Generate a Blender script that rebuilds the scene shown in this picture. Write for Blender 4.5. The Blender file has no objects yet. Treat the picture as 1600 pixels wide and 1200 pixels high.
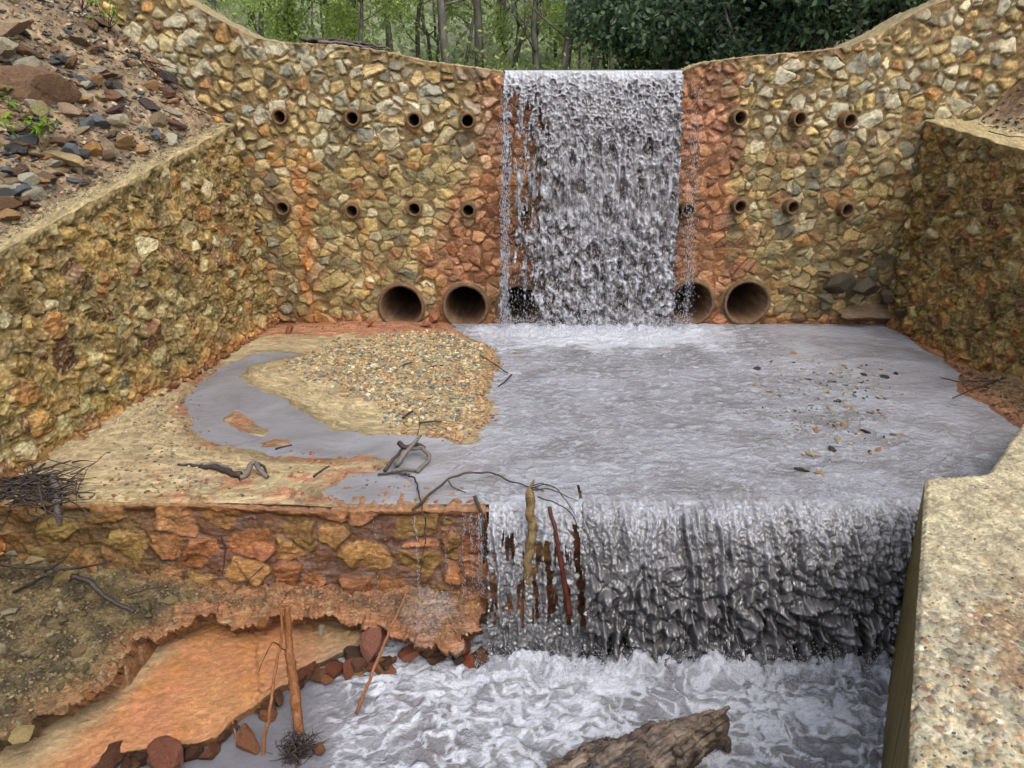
import bpy, bmesh, math, random
import numpy as np
from mathutils import Vector, Matrix

random.seed(7)
RNG = np.random.default_rng(11)
PI = math.pi
scene = bpy.context.scene
COL = scene.collection

# ------------------------------------------------------------------ camera, world, sun, exposure
F_PX, PITCH, CAM_H = 1120.0, math.radians(21.0), 3.5
cam_d = bpy.data.cameras.new("camera")
cam = bpy.data.objects.new("camera", cam_d)
COL.objects.link(cam)
cam.location = (0, 0, CAM_H)
cam.rotation_euler = (math.radians(90) - PITCH, 0, 0)
cam_d.sensor_width = 36.0
cam_d.lens = 36.0 * F_PX / 1600.0
cam_d.clip_start = 0.05
cam_d.clip_end = 800
scene.camera = cam

world = bpy.data.worlds.new("World")
scene.world = world
world.use_nodes = True
wt = world.node_tree
SUN_EL, SUN_AZ = math.radians(58), math.radians(150)   # azimuth measured clockwise from +Y
sky = wt.nodes.new("ShaderNodeTexSky")
sky.sky_type = 'NISHITA'
sky.sun_disc = False
sky.sun_elevation = SUN_EL
sky.sun_rotation = SUN_AZ
sky.air_density = 1.0
sky.dust_density = 4.0
sky.ozone_density = 1.0
hs = wt.nodes.new("ShaderNodeHueSaturation")
hs.inputs['Saturation'].default_value = 0.42
wt.links.new(sky.outputs[0], hs.inputs['Color'])
wt.links.new(hs.outputs[0], wt.nodes['Background'].inputs[0])
wt.nodes['Background'].inputs[1].default_value = 0.15

sd = bpy.data.lights.new("sun", 'SUN')
sd.energy = 2.7
sd.angle = math.radians(11)
sd.color = (1.0, 0.95, 0.87)
sun = bpy.data.objects.new("sun", sd)
COL.objects.link(sun)
sdir = Vector((math.sin(SUN_AZ) * math.cos(SUN_EL), math.cos(SUN_AZ) * math.cos(SUN_EL), math.sin(SUN_EL)))
sun.rotation_euler = sdir.to_track_quat('Z', 'Y').to_euler()

scene.view_settings.view_transform = 'Standard'
scene.view_settings.look = 'None'
scene.view_settings.exposure = 0.64
scene.view_settings.gamma = 1.0
scene.render.engine = 'CYCLES'
scene.cycles.max_bounces = 6
scene.cycles.diffuse_bounces = 3
scene.cycles.glossy_bounces = 2
scene.cycles.transparent_max_bounces = 12
scene.cycles.volume_bounces = 0
scene.cycles.use_denoising = True

# ------------------------------------------------------------------ helpers: photo pixel -> world
CT, ST = math.cos(PITCH), math.sin(PITCH)
def ray(x, y):
    a = (x - 800) / F_PX; b = -(y - 600) / F_PX
    return (a, CT + b * ST, -ST + b * CT)
def PZ(x, y, z=0.0):
    r = ray(x, y); t = (z - CAM_H) / r[2]
    return Vector((r[0] * t, r[1] * t, z))
def PY(x, y, Y):
    r = ray(x, y); t = Y / r[1]
    return Vector((r[0] * t, Y, CAM_H + r[2] * t))
def PH(x, y, hf, t0=1.0, t1=40.0):
    r = ray(x, y); t = t0
    f = lambda t: CAM_H + r[2] * t - hf(r[0] * t, r[1] * t)
    while t < t1:
        if f(t) < 0:
            lo, hi = t - .25, t
            for _ in range(7):
                m = (lo + hi) / 2
                if f(m) < 0: hi = m
                else: lo = m
            return Vector((r[0] * hi, r[1] * hi, CAM_H + r[2] * hi))
        t += .25
    return None

def c(r, g, b):
    f = lambda v: (v / 255 / 12.92) if v <= 10 else ((v / 255 + .055) / 1.055) ** 2.4
    return np.array([f(r), f(g), f(b)])

# ------------------------------------------------------------------ numpy noise
def _hash(ix, iy, s):
    h = (ix.astype(np.int64) * 374761393 + iy.astype(np.int64) * 668265263 + s * 2147483647) & 0xFFFFFFFF
    h = ((h ^ (h >> 13)) * 1274126177) & 0xFFFFFFFF
    h = (h ^ (h >> 16)) & 0xFFFFFFFF
    h = (h * 2246822519) & 0xFFFFFFFF
    h = h ^ (h >> 15)
    return (h & 0xFFFFFF) / float(0x1000000)
def noise(x, y, s=0):
    ix = np.floor(x); iy = np.floor(y); fx = x - ix; fy = y - iy
    def g(dx, dy):
        a = _hash(ix + dx, iy + dy, s) * 2 * PI
        return np.cos(a) * (fx - dx) + np.sin(a) * (fy - dy)
    ux = fx * fx * fx * (fx * (fx * 6 - 15) + 10); uy = fy * fy * fy * (fy * (fy * 6 - 15) + 10)
    a = g(0, 0) * (1 - ux) + g(1, 0) * ux; b = g(0, 1) * (1 - ux) + g(1, 1) * ux
    return (a * (1 - uy) + b * uy) * 1.4
def fbm(x, y, s=0, o=4, g=.5):
    r = 0; a = 1.0; t = 0
    for i in range(o):
        r = r + a * noise(x * 2 ** i + 13.1 * i, y * 2 ** i - 7.7 * i, s + i); t += a; a *= g
    return r / t
def sstep(a, b, x):
    t = np.clip((x - a) / (b - a), 0, 1); return t * t * (3 - 2 * t)
def mix(a, b, t):
    return a * (1 - t) + b * t

def cells(u, v, size, s=0, asp=1.3, jit=.98, wvar=.55):
    """power-Voronoi cells: distance to cell border (m), offset from seed, 6 random numbers of the cell"""
    x = u / (size * asp); y = v / size
    ix = np.floor(x); iy = np.floor(y)
    best = np.full(x.shape, 1e9); bi = ix.copy(); bj = iy.copy()
    def seed(i, j):
        px = i + .5 + (_hash(i, j, s + 1) - .5) * jit; py = j + .5 + (_hash(i, j, s + 2) - .5) * jit
        w = (_hash(i, j, s + 3) ** 2) * wvar
        return px * asp, py, w
    X = x * asp
    for di in range(-2, 3):
        for dj in range(-2, 3):
            px, py, w = seed(ix + di, iy + dj)
            d = (X - px) ** 2 + (y - py) ** 2 - w
            m = d < best
            best = np.where(m, d, best); bi = np.where(m, ix + di, bi); bj = np.where(m, iy + dj, bj)
    cx, cy, cw = seed(bi, bj)
    bd = np.full(x.shape, 1e9)
    for di in range(-2, 3):
        for dj in range(-2, 3):
            a = bi + di; b = bj + dj
            px, py, w = seed(a, b)
            L = np.sqrt((px - cx) ** 2 + (py - cy) ** 2)
            d = ((X - px) ** 2 + (y - py) ** 2 - w - best) / (2 * np.maximum(L, 1e-3))
            if di == 0 and dj == 0: continue
            bd = np.minimum(bd, d)
    r = [_hash(bi, bj, s + 10 + k) for k in range(7)]
    return np.maximum(bd, 0) * size, (X - cx) * size, (y - cy) * size, r

def sdf(px, py, poly):
    """signed distance (negative inside) and nearest-point vector"""
    n = len(poly); best = np.full(px.shape, 1e18); gx = np.zeros(px.shape); gy = np.zeros(px.shape)
    ins = np.zeros(px.shape, bool)
    for i in range(n):
        ax, ay = poly[i][0], poly[i][1]; bx, by = poly[(i + 1) % n][0], poly[(i + 1) % n][1]
        ex, ey = bx - ax, by - ay
        t = np.clip(((px - ax) * ex + (py - ay) * ey) / (ex * ex + ey * ey + 1e-12), 0, 1)
        dx = px - ax - t * ex; dy = py - ay - t * ey; d = dx * dx + dy * dy
        m = d < best; best = np.where(m, d, best); gx = np.where(m, dx, gx); gy = np.where(m, dy, gy)
        cr = ((ay > py) != (by > py)) & (px < (bx - ax) * (py - ay) / ((by - ay) if abs(by - ay) > 1e-12 else 1e-12) + ax)
        ins ^= cr
    d = np.sqrt(best)
    return np.where(ins, -d, d), gx, gy

# ------------------------------------------------------------------ object helpers
def tag(o, label=None, cat=None, group=None, kind=None):
    if label: o['label'] = label
    if cat: o['category'] = cat
    if group: o['group'] = group
    if kind: o['kind'] = kind
    return o
def link(name, me, mat=None, parent=None):
    o = bpy.data.objects.new(name, me); COL.objects.link(o)
    if mat and me: me.materials.append(mat)
    if parent: o.parent = parent
    return o
def empty(name, loc=(0, 0, 0)):
    o = bpy.data.objects.new(name, None); COL.objects.link(o); o.location = loc
    o.empty_display_size = .1
    return o
def mesh_np(name, V, F, col=None, mats=None, smooth=True):
    """V (n,3), F (m,4) or (m,3) int arrays"""
    me = bpy.data.meshes.new(name)
    V = np.ascontiguousarray(V, dtype=np.float32); F = np.ascontiguousarray(F, dtype=np.int32)
    me.vertices.add(len(V)); me.vertices.foreach_set('co', V.ravel())
    k = F.shape[1]
    me.loops.add(F.size); me.loops.foreach_set('vertex_index', F.ravel())
    me.polygons.add(len(F)); me.polygons.foreach_set('loop_start', np.arange(0, F.size, k, dtype=np.int32))
    me.update(calc_edges=True)
    me.polygons.foreach_set('use_smooth', np.full(len(F), smooth))
    if col is not None:
        at = me.color_attributes.new('Col', 'FLOAT_COLOR', 'POINT')
        C = np.ones((len(V), 4), np.float32); C[:, :col.shape[1]] = col
        at.data.foreach_set('color', C.ravel())
    if mats is not None: me.polygons.foreach_set('material_index', mats.astype(np.int32))
    me.update()
    return me
def grid_faces(ny, nx, keep=None, flip=False):
    idx = np.arange(ny * nx).reshape(ny, nx)
    q = np.stack([idx[:-1, :-1], idx[:-1, 1:], idx[1:, 1:], idx[1:, :-1]], -1)
    if keep is not None: q = q[keep]
    q = q.reshape(-1, 4)
    return q[:, ::-1] if flip else q
def compact(V, F, *attrs):
    used = np.unique(F); mp = np.zeros(len(V), np.int64); mp[used] = np.arange(len(used))
    return (V[used], mp[F]) + tuple(a[used] for a in attrs)

# ------------------------------------------------------------------ materials
class NT:
    def __init__(s, name):
        s.m = bpy.data.materials.new(name); s.m.use_nodes = True; s.t = s.m.node_tree
        s.b = s.t.nodes['Principled BSDF']
    def n(s, typ, ins=None, **kw):
        nd = s.t.nodes.new(typ)
        for k, v in kw.items(): setattr(nd, k, v)
        for k, v in (ins or {}).items():
            if isinstance(v, bpy.types.NodeSocket): s.t.links.new(v, nd.inputs[k])
            else: nd.inputs[k].default_value = v
        return nd
    def set(s, k, v):
        if isinstance(v, bpy.types.NodeSocket): s.t.links.new(v, s.b.inputs[k])
        else: s.b.inputs[k].default_value = v
    def noise(s, scale, detail=4, rough=.55, dist=0, vec=None):
        ins = {'Scale': scale, 'Detail': detail, 'Roughness': rough, 'Distortion': dist}
        if vec is not None: ins['Vector'] = vec
        return s.n('ShaderNodeTexNoise', ins).outputs[0]
    def ramp(s, fac, stops, interp='LINEAR'):
        r = s.n('ShaderNodeValToRGB', {'Fac': fac}); cr = r.color_ramp; cr.interpolation = interp
        while len(cr.elements) < len(stops): cr.elements.new(.5)
        for e, (p, cc) in zip(cr.elements, stops):
            e.position = p; e.color = (*cc, 1) if len(cc) == 3 else cc
        return r.outputs[0]
    def maprange(s, v, a, b, x, y):
        return s.n('ShaderNodeMapRange', {'Value': v, 'From Min': a, 'From Max': b, 'To Min': x, 'To Max': y}).outputs[0]
    def mixc(s, f, a, b, mode='MIX'):
        nd = s.t.nodes.new('ShaderNodeMix'); nd.data_type = 'RGBA'; nd.blend_type = mode
        for i, v in ((0, f), (6, a), (7, b)):
            if isinstance(v, bpy.types.NodeSocket): s.t.links.new(v, nd.inputs[i])
            elif i == 0: nd.inputs[0].default_value = v
            else: nd.inputs[i].default_value = (*v, 1) if len(v) == 3 else v
        return nd.outputs[2]
    def math(s, op, a, b=0.0):
        nd = s.t.nodes.new('ShaderNodeMath'); nd.operation = op
        for i, v in ((0, a), (1, b)):
            if isinstance(v, bpy.types.NodeSocket): s.t.links.new(v, nd.inputs[i])
            else: nd.inputs[i].default_value = v
        return nd.outputs[0]
    def bump(s, h, strength, dist, normal=None):
        ins = {'Height': h, 'Strength': strength, 'Distance': dist}
        if normal is not None: ins['Normal'] = normal
        return s.n('ShaderNodeBump', ins).outputs[0]
    def pos(s):
        return s.n('ShaderNodeNewGeometry').outputs['Position']
    def stretch(s, sx, sy, sz):
        return s.n('ShaderNodeVectorMath', {0: s.pos(), 1: (sx, sy, sz)}, operation='MULTIPLY').outputs[0]

def rock_mat(name, src='attr', fine=60, bump=.006, rough=.75, vary=.35, spec=.35, sat=.84, grain=.16):
    """source colour from the mesh ('attr') or from the object ('obj'); alpha of the attribute = wetness"""
    t = NT(name)
    if src == 'attr':
        a = t.n('ShaderNodeAttribute', attribute_name='Col'); base = a.outputs['Color']; wet = a.outputs['Alpha']
    elif src == 'obj':
        base = t.n('ShaderNodeObjectInfo').outputs['Color']; wet = None
    else:
        base = src; wet = None
    if src == 'obj':
        tc = t.n('ShaderNodeTexCoord').outputs['Object']
        n1 = t.noise(9, 6, .7, .6, vec=tc); n2 = t.noise(70, 3, .6, vec=tc)
    else:
        n1 = t.noise(fine * .22, 5, .65, .4); n2 = t.noise(fine, 4, .65)
    k1 = t.maprange(n1, .25, .75, 1 - vary, 1 + vary)
    k2 = t.maprange(n2, .3, .7, 1 - vary * .6, 1 + vary * .6)
    k = t.math('MULTIPLY', k1, k2)
    if src == 'attr':
        g = []
        for sc_, am in ((58, grain * .8), (150, grain)):
            vn = t.n('ShaderNodeTexVoronoi', {'Scale': float(sc_), 'Randomness': 1.0})
            rv = t.n('ShaderNodeSeparateColor', {'Color': vn.outputs['Color']}).outputs[0]
            k = t.math('MULTIPLY', k, t.maprange(rv, 0, 1, 1 - am, 1 + am))
            g.append(vn.outputs['Distance'])
    cc = t.n('ShaderNodeVectorMath', {0: base, 'Scale': k}, operation='SCALE').outputs[0]
    hn = t.noise(7, 3, .6)
    cc = t.n('ShaderNodeHueSaturation', {'Hue': t.maprange(hn, .3, .7, .499, .513), 'Saturation': sat, 'Value': 1.0, 'Color': cc}).outputs[0]
    t.set('Base Color', cc)
    if wet is not None:
        t.set('Roughness', t.maprange(wet, 0, 1, rough, .28))
    else:
        t.set('Roughness', rough)
    t.set('Specular IOR Level', spec)
    b1 = t.bump(n1, .9, bump * 2.2)
    if src == 'attr': b1 = t.bump(g[1], .7, -.004, b1)
    t.set('Normal', t.bump(n2, .9, bump, b1))
    return t.m

M_WALL = rock_mat('masonry', 'attr', 75, .009, .6, .48, .4, .95)
M_ROCK = rock_mat('loose_rock', 'obj', 60, .012, .5, .42, .4, .92)
M_PEB = rock_mat('pebbles', 'attr', 90, .003, .6, .25)
M_GROUND = rock_mat('ground_soil', 'attr', 90, .010, .85, .36, .35, .86, .24)
M_SLAB = rock_mat('stained_slab', 'attr', 60, .005, .6, .28, .5, .9, .10)
M_CONC = rock_mat('rough_concrete', 'attr', 100, .008, .8, .34, .4, .84, .22)

def wood_mat(name, ca, cb, rough=.6, scale=24, bump=.006, grain=None):
    t = NT(name)
    tc = t.n('ShaderNodeTexCoord').outputs['Generated']
    if grain is not None:
        r = t.n('ShaderNodeVectorRotate', {'Vector': t.pos(), 'Angle': grain}, rotation_type='Z_AXIS').outputs[0]
        tc = t.n('ShaderNodeVectorMath', {0: r, 1: (.8, 7, 7)}, operation='MULTIPLY').outputs[0]
    n1 = t.noise(scale, 6, .7, 1.5); n2 = t.noise(scale * 4, 4, .6, .4)
    f = t.math('ADD', t.math('MULTIPLY', n1, .7), t.math('MULTIPLY', n2, .3))
    t.set('Base Color', t.ramp(f, [(.41, tuple(ca)), (.60, tuple(cb))]))
    t.set('Roughness', rough)
    t.set('Normal', t.bump(f, 1.0, bump))
    return t.m
M_DARKWOOD = wood_mat('wet_dark_wood', c(38, 30, 28), c(98, 84, 76), .4)
M_GREYWOOD = wood_mat('grey_driftwood', c(62, 55, 52), c(165, 152, 140), .5)
M_PALEWOOD = wood_mat('pale_stripped_wood', c(92, 70, 42), c(172, 146, 98), .5)
M_REDWOOD = wood_mat('peeled_red_wood', c(110, 64, 36), c(190, 128, 78), .4)
M_BARKRED = wood_mat('soaked_red_bark', c(48, 22, 16), c(120, 58, 40), .35)
M_TRUNK = wood_mat('tree_bark', c(78, 74, 68), c(136, 130, 118), .9, 9, .02)
M_LOG = wood_mat('weathered_log', c(62, 50, 42), c(158, 138, 118), .5, 3, .02, math.radians(-32))

def water_nodes(t, at, rip_override=None):
    sep = t.n('ShaderNodeSeparateColor', {'Color': at.outputs['Color']})
    foam, dark, rip = sep.outputs[0], sep.outputs[1], sep.outputs[2]
    st = t.stretch(.8, 1.15, .45)
    n1 = t.noise(4.6, 7, .58, 1.8, vec=st)
    n2 = t.noise(17, 5, .55, 2.6, vec=st)
    n3 = t.noise(1.1, 4, .55, .8, vec=st)
    base = t.mixc(t.maprange(n3, .38, .62, 0, 1), tuple(c(160, 157, 157)), tuple(c(190, 190, 195)))
    f = t.math('ADD', t.math('MULTIPLY', n1, .66), t.math('MULTIPLY', n2, .34))
    streak = t.ramp(f, [(.49, (0, 0, 0)), (.57, (1, 1, 1))])
    base = t.mixc(t.math('MULTIPLY', streak, t.math('MULTIPLY', rip, .5)), base, tuple(c(220, 224, 234)))  # pale streaks put ripple highlights into the base colour
    base = t.mixc(dark, base, tuple(c(104, 102, 106)))
    fm = t.math('ADD', foam, t.math('MULTIPLY', t.math('SUBTRACT', f, .5), 1.5))
    fm = t.math('MULTIPLY', t.ramp(fm, [(.22, (0, 0, 0)), (.80, (1, 1, 1))]), t.maprange(foam, .02, .2, 0, 1))
    base = t.mixc(fm, base, tuple(c(232, 234, 242)))
    t.set('Base Color', base)
    t.set('Roughness', t.maprange(fm, 0, 1, .14, .6))
    t.set('IOR', 1.33); t.set('Specular IOR Level', .7)
    b1 = t.bump(n1, t.maprange(rip, 0, 1, .10, 1.0), .09)
    t.set('Normal', t.bump(n2, t.maprange(rip, 0, 1, .06, 1.0), .028, b1))
def water_mat():
    t = NT('silty_water')
    water_nodes(t, t.n('ShaderNodeAttribute', attribute_name='Col'))
    return t.m
M_WATER = water_mat()

def fall_mat(name, dark, mid, light, rough, blend=False):
    t = NT(name)
    at = t.n('ShaderNodeAttribute', attribute_name='Tone')
    sep = t.n('ShaderNodeSeparateColor', {'Color': at.outputs['Color']})
    n = t.noise(38, 5, .6, 1.2, vec=t.stretch(1, 1, .35))
    f = t.math('ADD', sep.outputs[0], t.math('MULTIPLY', t.math('SUBTRACT', n, .5), .45))
    t.set('Base Color', t.ramp(f, [(.05, tuple(dark)), (.45, tuple(mid)), (.9, tuple(light))]))
    t.set('Roughness', t.maprange(f, 0, 1, rough, .4))
    t.set('IOR', 1.62); t.set('Specular IOR Level', .8)
    t.set('Normal', t.bump(n, .25, .008))
    if blend:
        b1 = t.b
        t.b = t.n('ShaderNodeBsdfPrincipled')
        water_nodes(t, t.n('ShaderNodeAttribute', attribute_name='Col'))
        mx = t.n('ShaderNodeMixShader', {0: sep.outputs[1], 1: t.b.outputs[0], 2: b1.outputs[0]})
        t.t.links.new(mx.outputs[0], t.t.nodes['Material Output'].inputs[0])
    return t.m
def add_attr(me, name, C):
    at = me.color_attributes.new(name, 'FLOAT_COLOR', 'POINT')
    D = np.ones((len(me.vertices), 4), np.float32); D[:, :C.shape[1]] = C
    at.data.foreach_set('color', D.ravel())
M_FALL = fall_mat('upper_fall_water', c(76, 67, 64), c(128, 123, 124), c(208, 210, 218), .25)
M_FALL2 = fall_mat('lower_fall_water', c(66, 64, 63), c(126, 123, 123), c(222, 225, 234), .13, True)
def spray_mat():
    t = NT('spray'); t.set('Base Color', (*c(205, 206, 214), 1)); t.set('Roughness', .25); return t.m
M_SPRAY = spray_mat()
def pipe_mat(name, a, b):
    t = NT(name); n = t.noise(14, 5, .6); n2 = t.noise(3, 2, .5)
    t.set('Base Color', t.mixc(t.maprange(n2, .4, .6, 0, .5), t.ramp(n, [(.3, tuple(a)), (.7, tuple(b))]), tuple(c(112, 76, 46))))
    t.set('Roughness', .7); t.set('Normal', t.bump(n, .8, .008)); return t.m
M_PIPE = pipe_mat('clay_pipe', c(84, 62, 40), c(150, 122, 84))
M_CULV = pipe_mat('concrete_culvert', c(92, 72, 54), c(156, 124, 96))
def leaf_mat(name, a, b, rough=.5):
    t = NT(name)
    r = t.n('ShaderNodeNewGeometry').outputs['Random Per Island']
    n = t.noise(.55, 3, .6)
    f = t.math('ADD', t.math('MULTIPLY', r, .55), t.math('MULTIPLY', n, .5))
    cr = t.ramp(f, [(.2, tuple(a)), (.8, tuple(b))]); t.set('Base Color', cr); t.set('Roughness', rough)
    tl = t.n('ShaderNodeBsdfTranslucent', {'Color': cr})
    mx = t.n('ShaderNodeMixShader', {0: .5, 1: t.b.outputs[0], 2: tl.outputs[0]})
    t.t.links.new(mx.outputs[0], t.t.nodes['Material Output'].inputs[0])
    return t.m
L_LIGHT = leaf_mat('spring_leaves', c(160, 186, 98), c(214, 228, 146))
L_MID = leaf_mat('bud_leaves', c(150, 158, 110), c(188, 192, 140))
L_DARK = leaf_mat('evergreen_leaves', c(46, 80, 60), c(148, 172, 132), .3)
L_CON = leaf_mat('conifer_needles', c(34, 62, 46), c(80, 108, 78), .6)
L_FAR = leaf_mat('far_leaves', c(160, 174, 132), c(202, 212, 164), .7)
L_PLANT = leaf_mat('fresh_plant_leaves', c(120, 160, 40), c(176, 206, 92), .4)

# ------------------------------------------------------------------ palettes
PAL = [(c(190, 168, 124), 5), (c(176, 154, 108), 6), (c(160, 145, 104), 5), (c(150, 140, 110), 3.5), (c(206, 194, 162), 2),
       (c(184, 136, 82), 1.6), (c(160, 118, 78), 2), (c(126, 96, 74), 1.2), (c(138, 136, 120), 2), (c(200, 172, 116), 3), (c(118, 110, 92), 1.2)]
PALW = [(c(150, 120, 66), 5), (c(166, 138, 82), 4), (c(128, 108, 68), 4), (c(170, 160, 122), 2), (c(160, 112, 58), 2.2),
        (c(118, 80, 54), 1.2), (c(122, 108, 74), 2.5), (c(112, 78, 54), 1.2), (c(196, 188, 160), 1.0), (c(110, 106, 92), .5)]
def palcol(pal, r):
    w = np.cumsum([p[1] for p in pal]); w = w / w[-1]
    A = np.array([p[0] for p in pal]) * np.array([1.02, .95, .80]); return A[np.searchsorted(w, np.clip(r, 0, .9999))]

# ------------------------------------------------------------------ terrain functions
def wingL_x(Y): return -4.42 - .145 * (12.1 - Y)
def wingL_top(Y): return 3.28 - .212 * (12.1 - Y)
def wingR_x(Y): return 6.5 + .02 * (12.1 - Y)
def wingR_top(Y): return 3.34 - .14 * (12.1 - Y)

# ------------------------------------------------------------------ stone wall builder
def wall_relief(u, v, size, s, pal, gap=(.006, .03), amp=.05, asp=1.3, mortar=c(152, 126, 84), bury=None, warp=.018, wob=.02, chop=1.0, ret_di=False):
    wu = u + fbm(u / .11, v / .11, s + 50, 3) * warp; wv = v + fbm(u / .11, v / .11, s + 60, 3) * warp
    wu = wu + fbm(u / .6, v / .6, s + 70, 2) * .08; wv = wv + fbm(u / .6, v / .6, s + 71, 2) * .05
    d, rx, ry, r = cells(wu, wv, size, s, asp)
    g = gap[0] + (gap[1] - gap[0]) * r[0] ** 1.5
    if bury is not None: g = g + bury * (.3 + r[1])
    di = d - g
    for q in range(5):
        an = 2 * PI * (_hash(np.floor(r[0] * 4096), np.floor(r[1] * 4096), s + 200 + q) + q) / 5
        rd = size * (.33 + .34 * _hash(np.floor(r[2] * 4096), np.floor(r[3] * 4096), s + 300 + q)) * chop
        di = np.minimum(di, rd - (rx * np.cos(an) / asp ** .5 + ry * np.sin(an) * asp ** .25))
    H = amp * (.35 + .65 * r[2])
    tx = (r[3] - .5) * .75; ty = (r[4] - .5) * .75
    top = H + tx * rx + ty * ry
    top2 = H * 1.15 + (r[5] - .5) * 1.3 * rx - (r[3] - .5) * 1.3 * ry
    rise = di * (1.4 + 1.5 * r[5])
    h = np.minimum(np.minimum(top, top2), rise)
    inside = sstep(-.002, .006, di)
    rough = fbm(u / .05, v / .05, s + 80, 5, .62) * .017
    mort = fbm(u / .13, v / .13, s + 90, 5, .6) * .026
    h = np.where(di > 0, np.maximum(h, 0) + rough * .8 + mort * .3, mort + rough * .7 - .004)
    sc = palcol(pal, r[6])
    vein = fbm(u / .07 + r[3] * 9, v / .03 + r[4] * 9, s + 95, 3)[..., None]
    sc = sc * (.82 + .36 * r[1])[..., None] * (1 + .28 * vein)
    mc = mortar * (1 + .35 * fbm(u / .3, v / .3, s + 97, 4))[..., None] * (1 + .25 * fbm(u / .02, v / .02, s + 99, 2))[..., None]
    # mud smeared over some stones
    smear = sstep(.12, .4, fbm(u / .45, v / .3, s + 105, 5, .6) + .12 * r[2])[..., None] * .75
    sc = mix(sc, mc * 1.05, smear)
    col = mix(mc * .88, sc, inside[..., None])
    col = col * (1 + .5 * np.clip(fbm(u / .028, v / .028, s + 111, 3, .6), -.6, .6))[..., None]
    return (h, col, inside, r, di) if ret_di else (h, col, inside, r)
def mixed_relief(u, v, size, s, pal, gap, amp, asp, mortar, bury, warp, chop, big=1.75, share=.62):
    h, col, ins, r, _ = wall_relief(u, v, size, s, pal, gap, amp, asp, mortar, bury, warp, chop=chop, ret_di=True)
    h2, c2, i2, r2, d2 = wall_relief(u, v, size * big, s + 900, pal, (.0, .02), amp * 1.15, asp * 1.1, mortar, None, warp, chop=.88, ret_di=True)
    sel = r2[5] > share
    k = sel & (d2 > 0); edge = sel & (d2 > -.014) & ~k
    mcol = mortar * .85 * (1 + .3 * fbm(u / .04, v / .04, s + 3, 3))[..., None]
    h = np.where(k, h2, np.where(edge, -.004, h)); col = np.where(k[..., None], c2, np.where(edge[..., None], mcol, col)); ins = np.where(k, i2, np.where(edge, 0, ins))
    return h, col, ins, [np.where(k, b_, a_) for a_, b_ in zip(r, r2)]

def masonry_strip(name, P, N, U, T, top_h, relief, back=.55, mat=M_WALL, parent=None, holes=(), coping=c(176, 154, 112), cope_n=14):
    """front face as a displaced grid, a rough coping running back, and a plain back.
       P(u,v)->(x,y,z) arrays, N = outward unit normal (x,y), top_h(u)->height"""
    nu, nv = len(U), len(T)
    uu, tt = np.meshgrid(U, T)
    top = top_h(uu); v0 = U[0] * 0 + tt[0, 0]
    vv = tt  # v as fraction handled by caller
    v = relief['v0'] + tt * (top - relief['v0'])
    h, col, wet = relief['f'](uu, v, top)
    X, Y, Z = P(uu, v)
    V = np.stack([X + N[0] * h, Y + N[1] * h, Z], -1)
    keep = np.ones((nv - 1, nu - 1), bool)
    uc = (uu[:-1, :-1] + uu[1:, 1:]) / 2; vc = (v[:-1, :-1] + v[1:, 1:]) / 2
    for (hu, hv, hr) in holes:
        keep &= (uc - hu) ** 2 + (vc - hv) ** 2 > hr * hr
    F = grid_faces(nv, nu, keep)
    C = np.concatenate([col, wet[..., None]], -1).reshape(-1, 4)
    VV = V.reshape(-1, 3)
    # coping rows running back from the top edge
    last = V[-1]
    rows = []; crow = []
    for k in range(1, cope_n + 1):
        b = back * k / cope_n
        zz = last[:, 2] + fbm(U / .10, U * 0 + b / .10, 301, 6, .65) * .055 * min(1, k / 2) + .015 * math.sin(min(1, k / 3) * PI / 2)
        rows.append(np.stack([last[:, 0] - N[0] * (b + h[-1] * min(1, k / 4)), last[:, 1] - N[1] * (b + h[-1] * min(1, k / 4)), zz], -1))
        cc = coping * (1 + .6 * fbm(U / .05, U * 0 + b / .05, 311, 5, .65))[:, None]
        crow.append(np.concatenate([cc, np.full((nu, 1), .1)], 1))
    bot = rows[-1].copy(); bot[:, 2] = relief['v0'] + (P(U, U * 0)[2] - 0) * 0
    bot[:, 2] = V[0, :, 2] if back < .7 else 2.9
    rows.append(bot); crow.append(crow[-1])
    allr = np.concatenate([last[None]] + [r[None] for r in rows], 0)
    base = len(VV)
    F2 = grid_faces(len(allr), nu) + base
    VV = np.concatenate([VV, allr.reshape(-1, 3)]); C = np.concatenate([C, C.reshape(-1, 4)[(nv - 1) * nu:nv * nu]] + crow)
    F = np.concatenate([F, F2])
    me = mesh_np(name, VV, F, C)
    return link(name, me, mat, parent)

# ================================================================== DAM
DAM_Y = 12.1
crest_px = [(-60, -130), (150, -80), (290, 0), (340, 30), (400, 60), (450, 68), (520, 70), (600, 80), (660, 95), (720, 103), (785, 112), (792, 117),
            (1062, 117), (1070, 110), (1100, 98), (1180, 88), (1280, 80), (1330, 72), (1380, 50), (1440, 15), (1480, 0), (1560, -45), (1700, -120)]
crest = [PY(x, y, DAM_Y) for x, y in crest_px]
CX = np.array([p.x for p in crest]); CZ = np.array([p.z for p in crest])
PIPES = [(437, 183), (550, 185), (647, 188), (730, 189), (1153, 185), (1245, 187), (1323, 188),
         (441, 325), (550, 330), (647, 327), (732, 329), (818, 331), (1072, 328), (1154, 323), (1235, 324), (1320, 328)]
CULV = [(627, 481), (727, 481), (812, 481), (1080, 476), (1167, 475)]
pipe_w = [PY(x, y, DAM_Y - .1) for x, y in PIPES]
culv_w = [PY(x, y - 2, DAM_Y - .06) for x, y in CULV]

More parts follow.
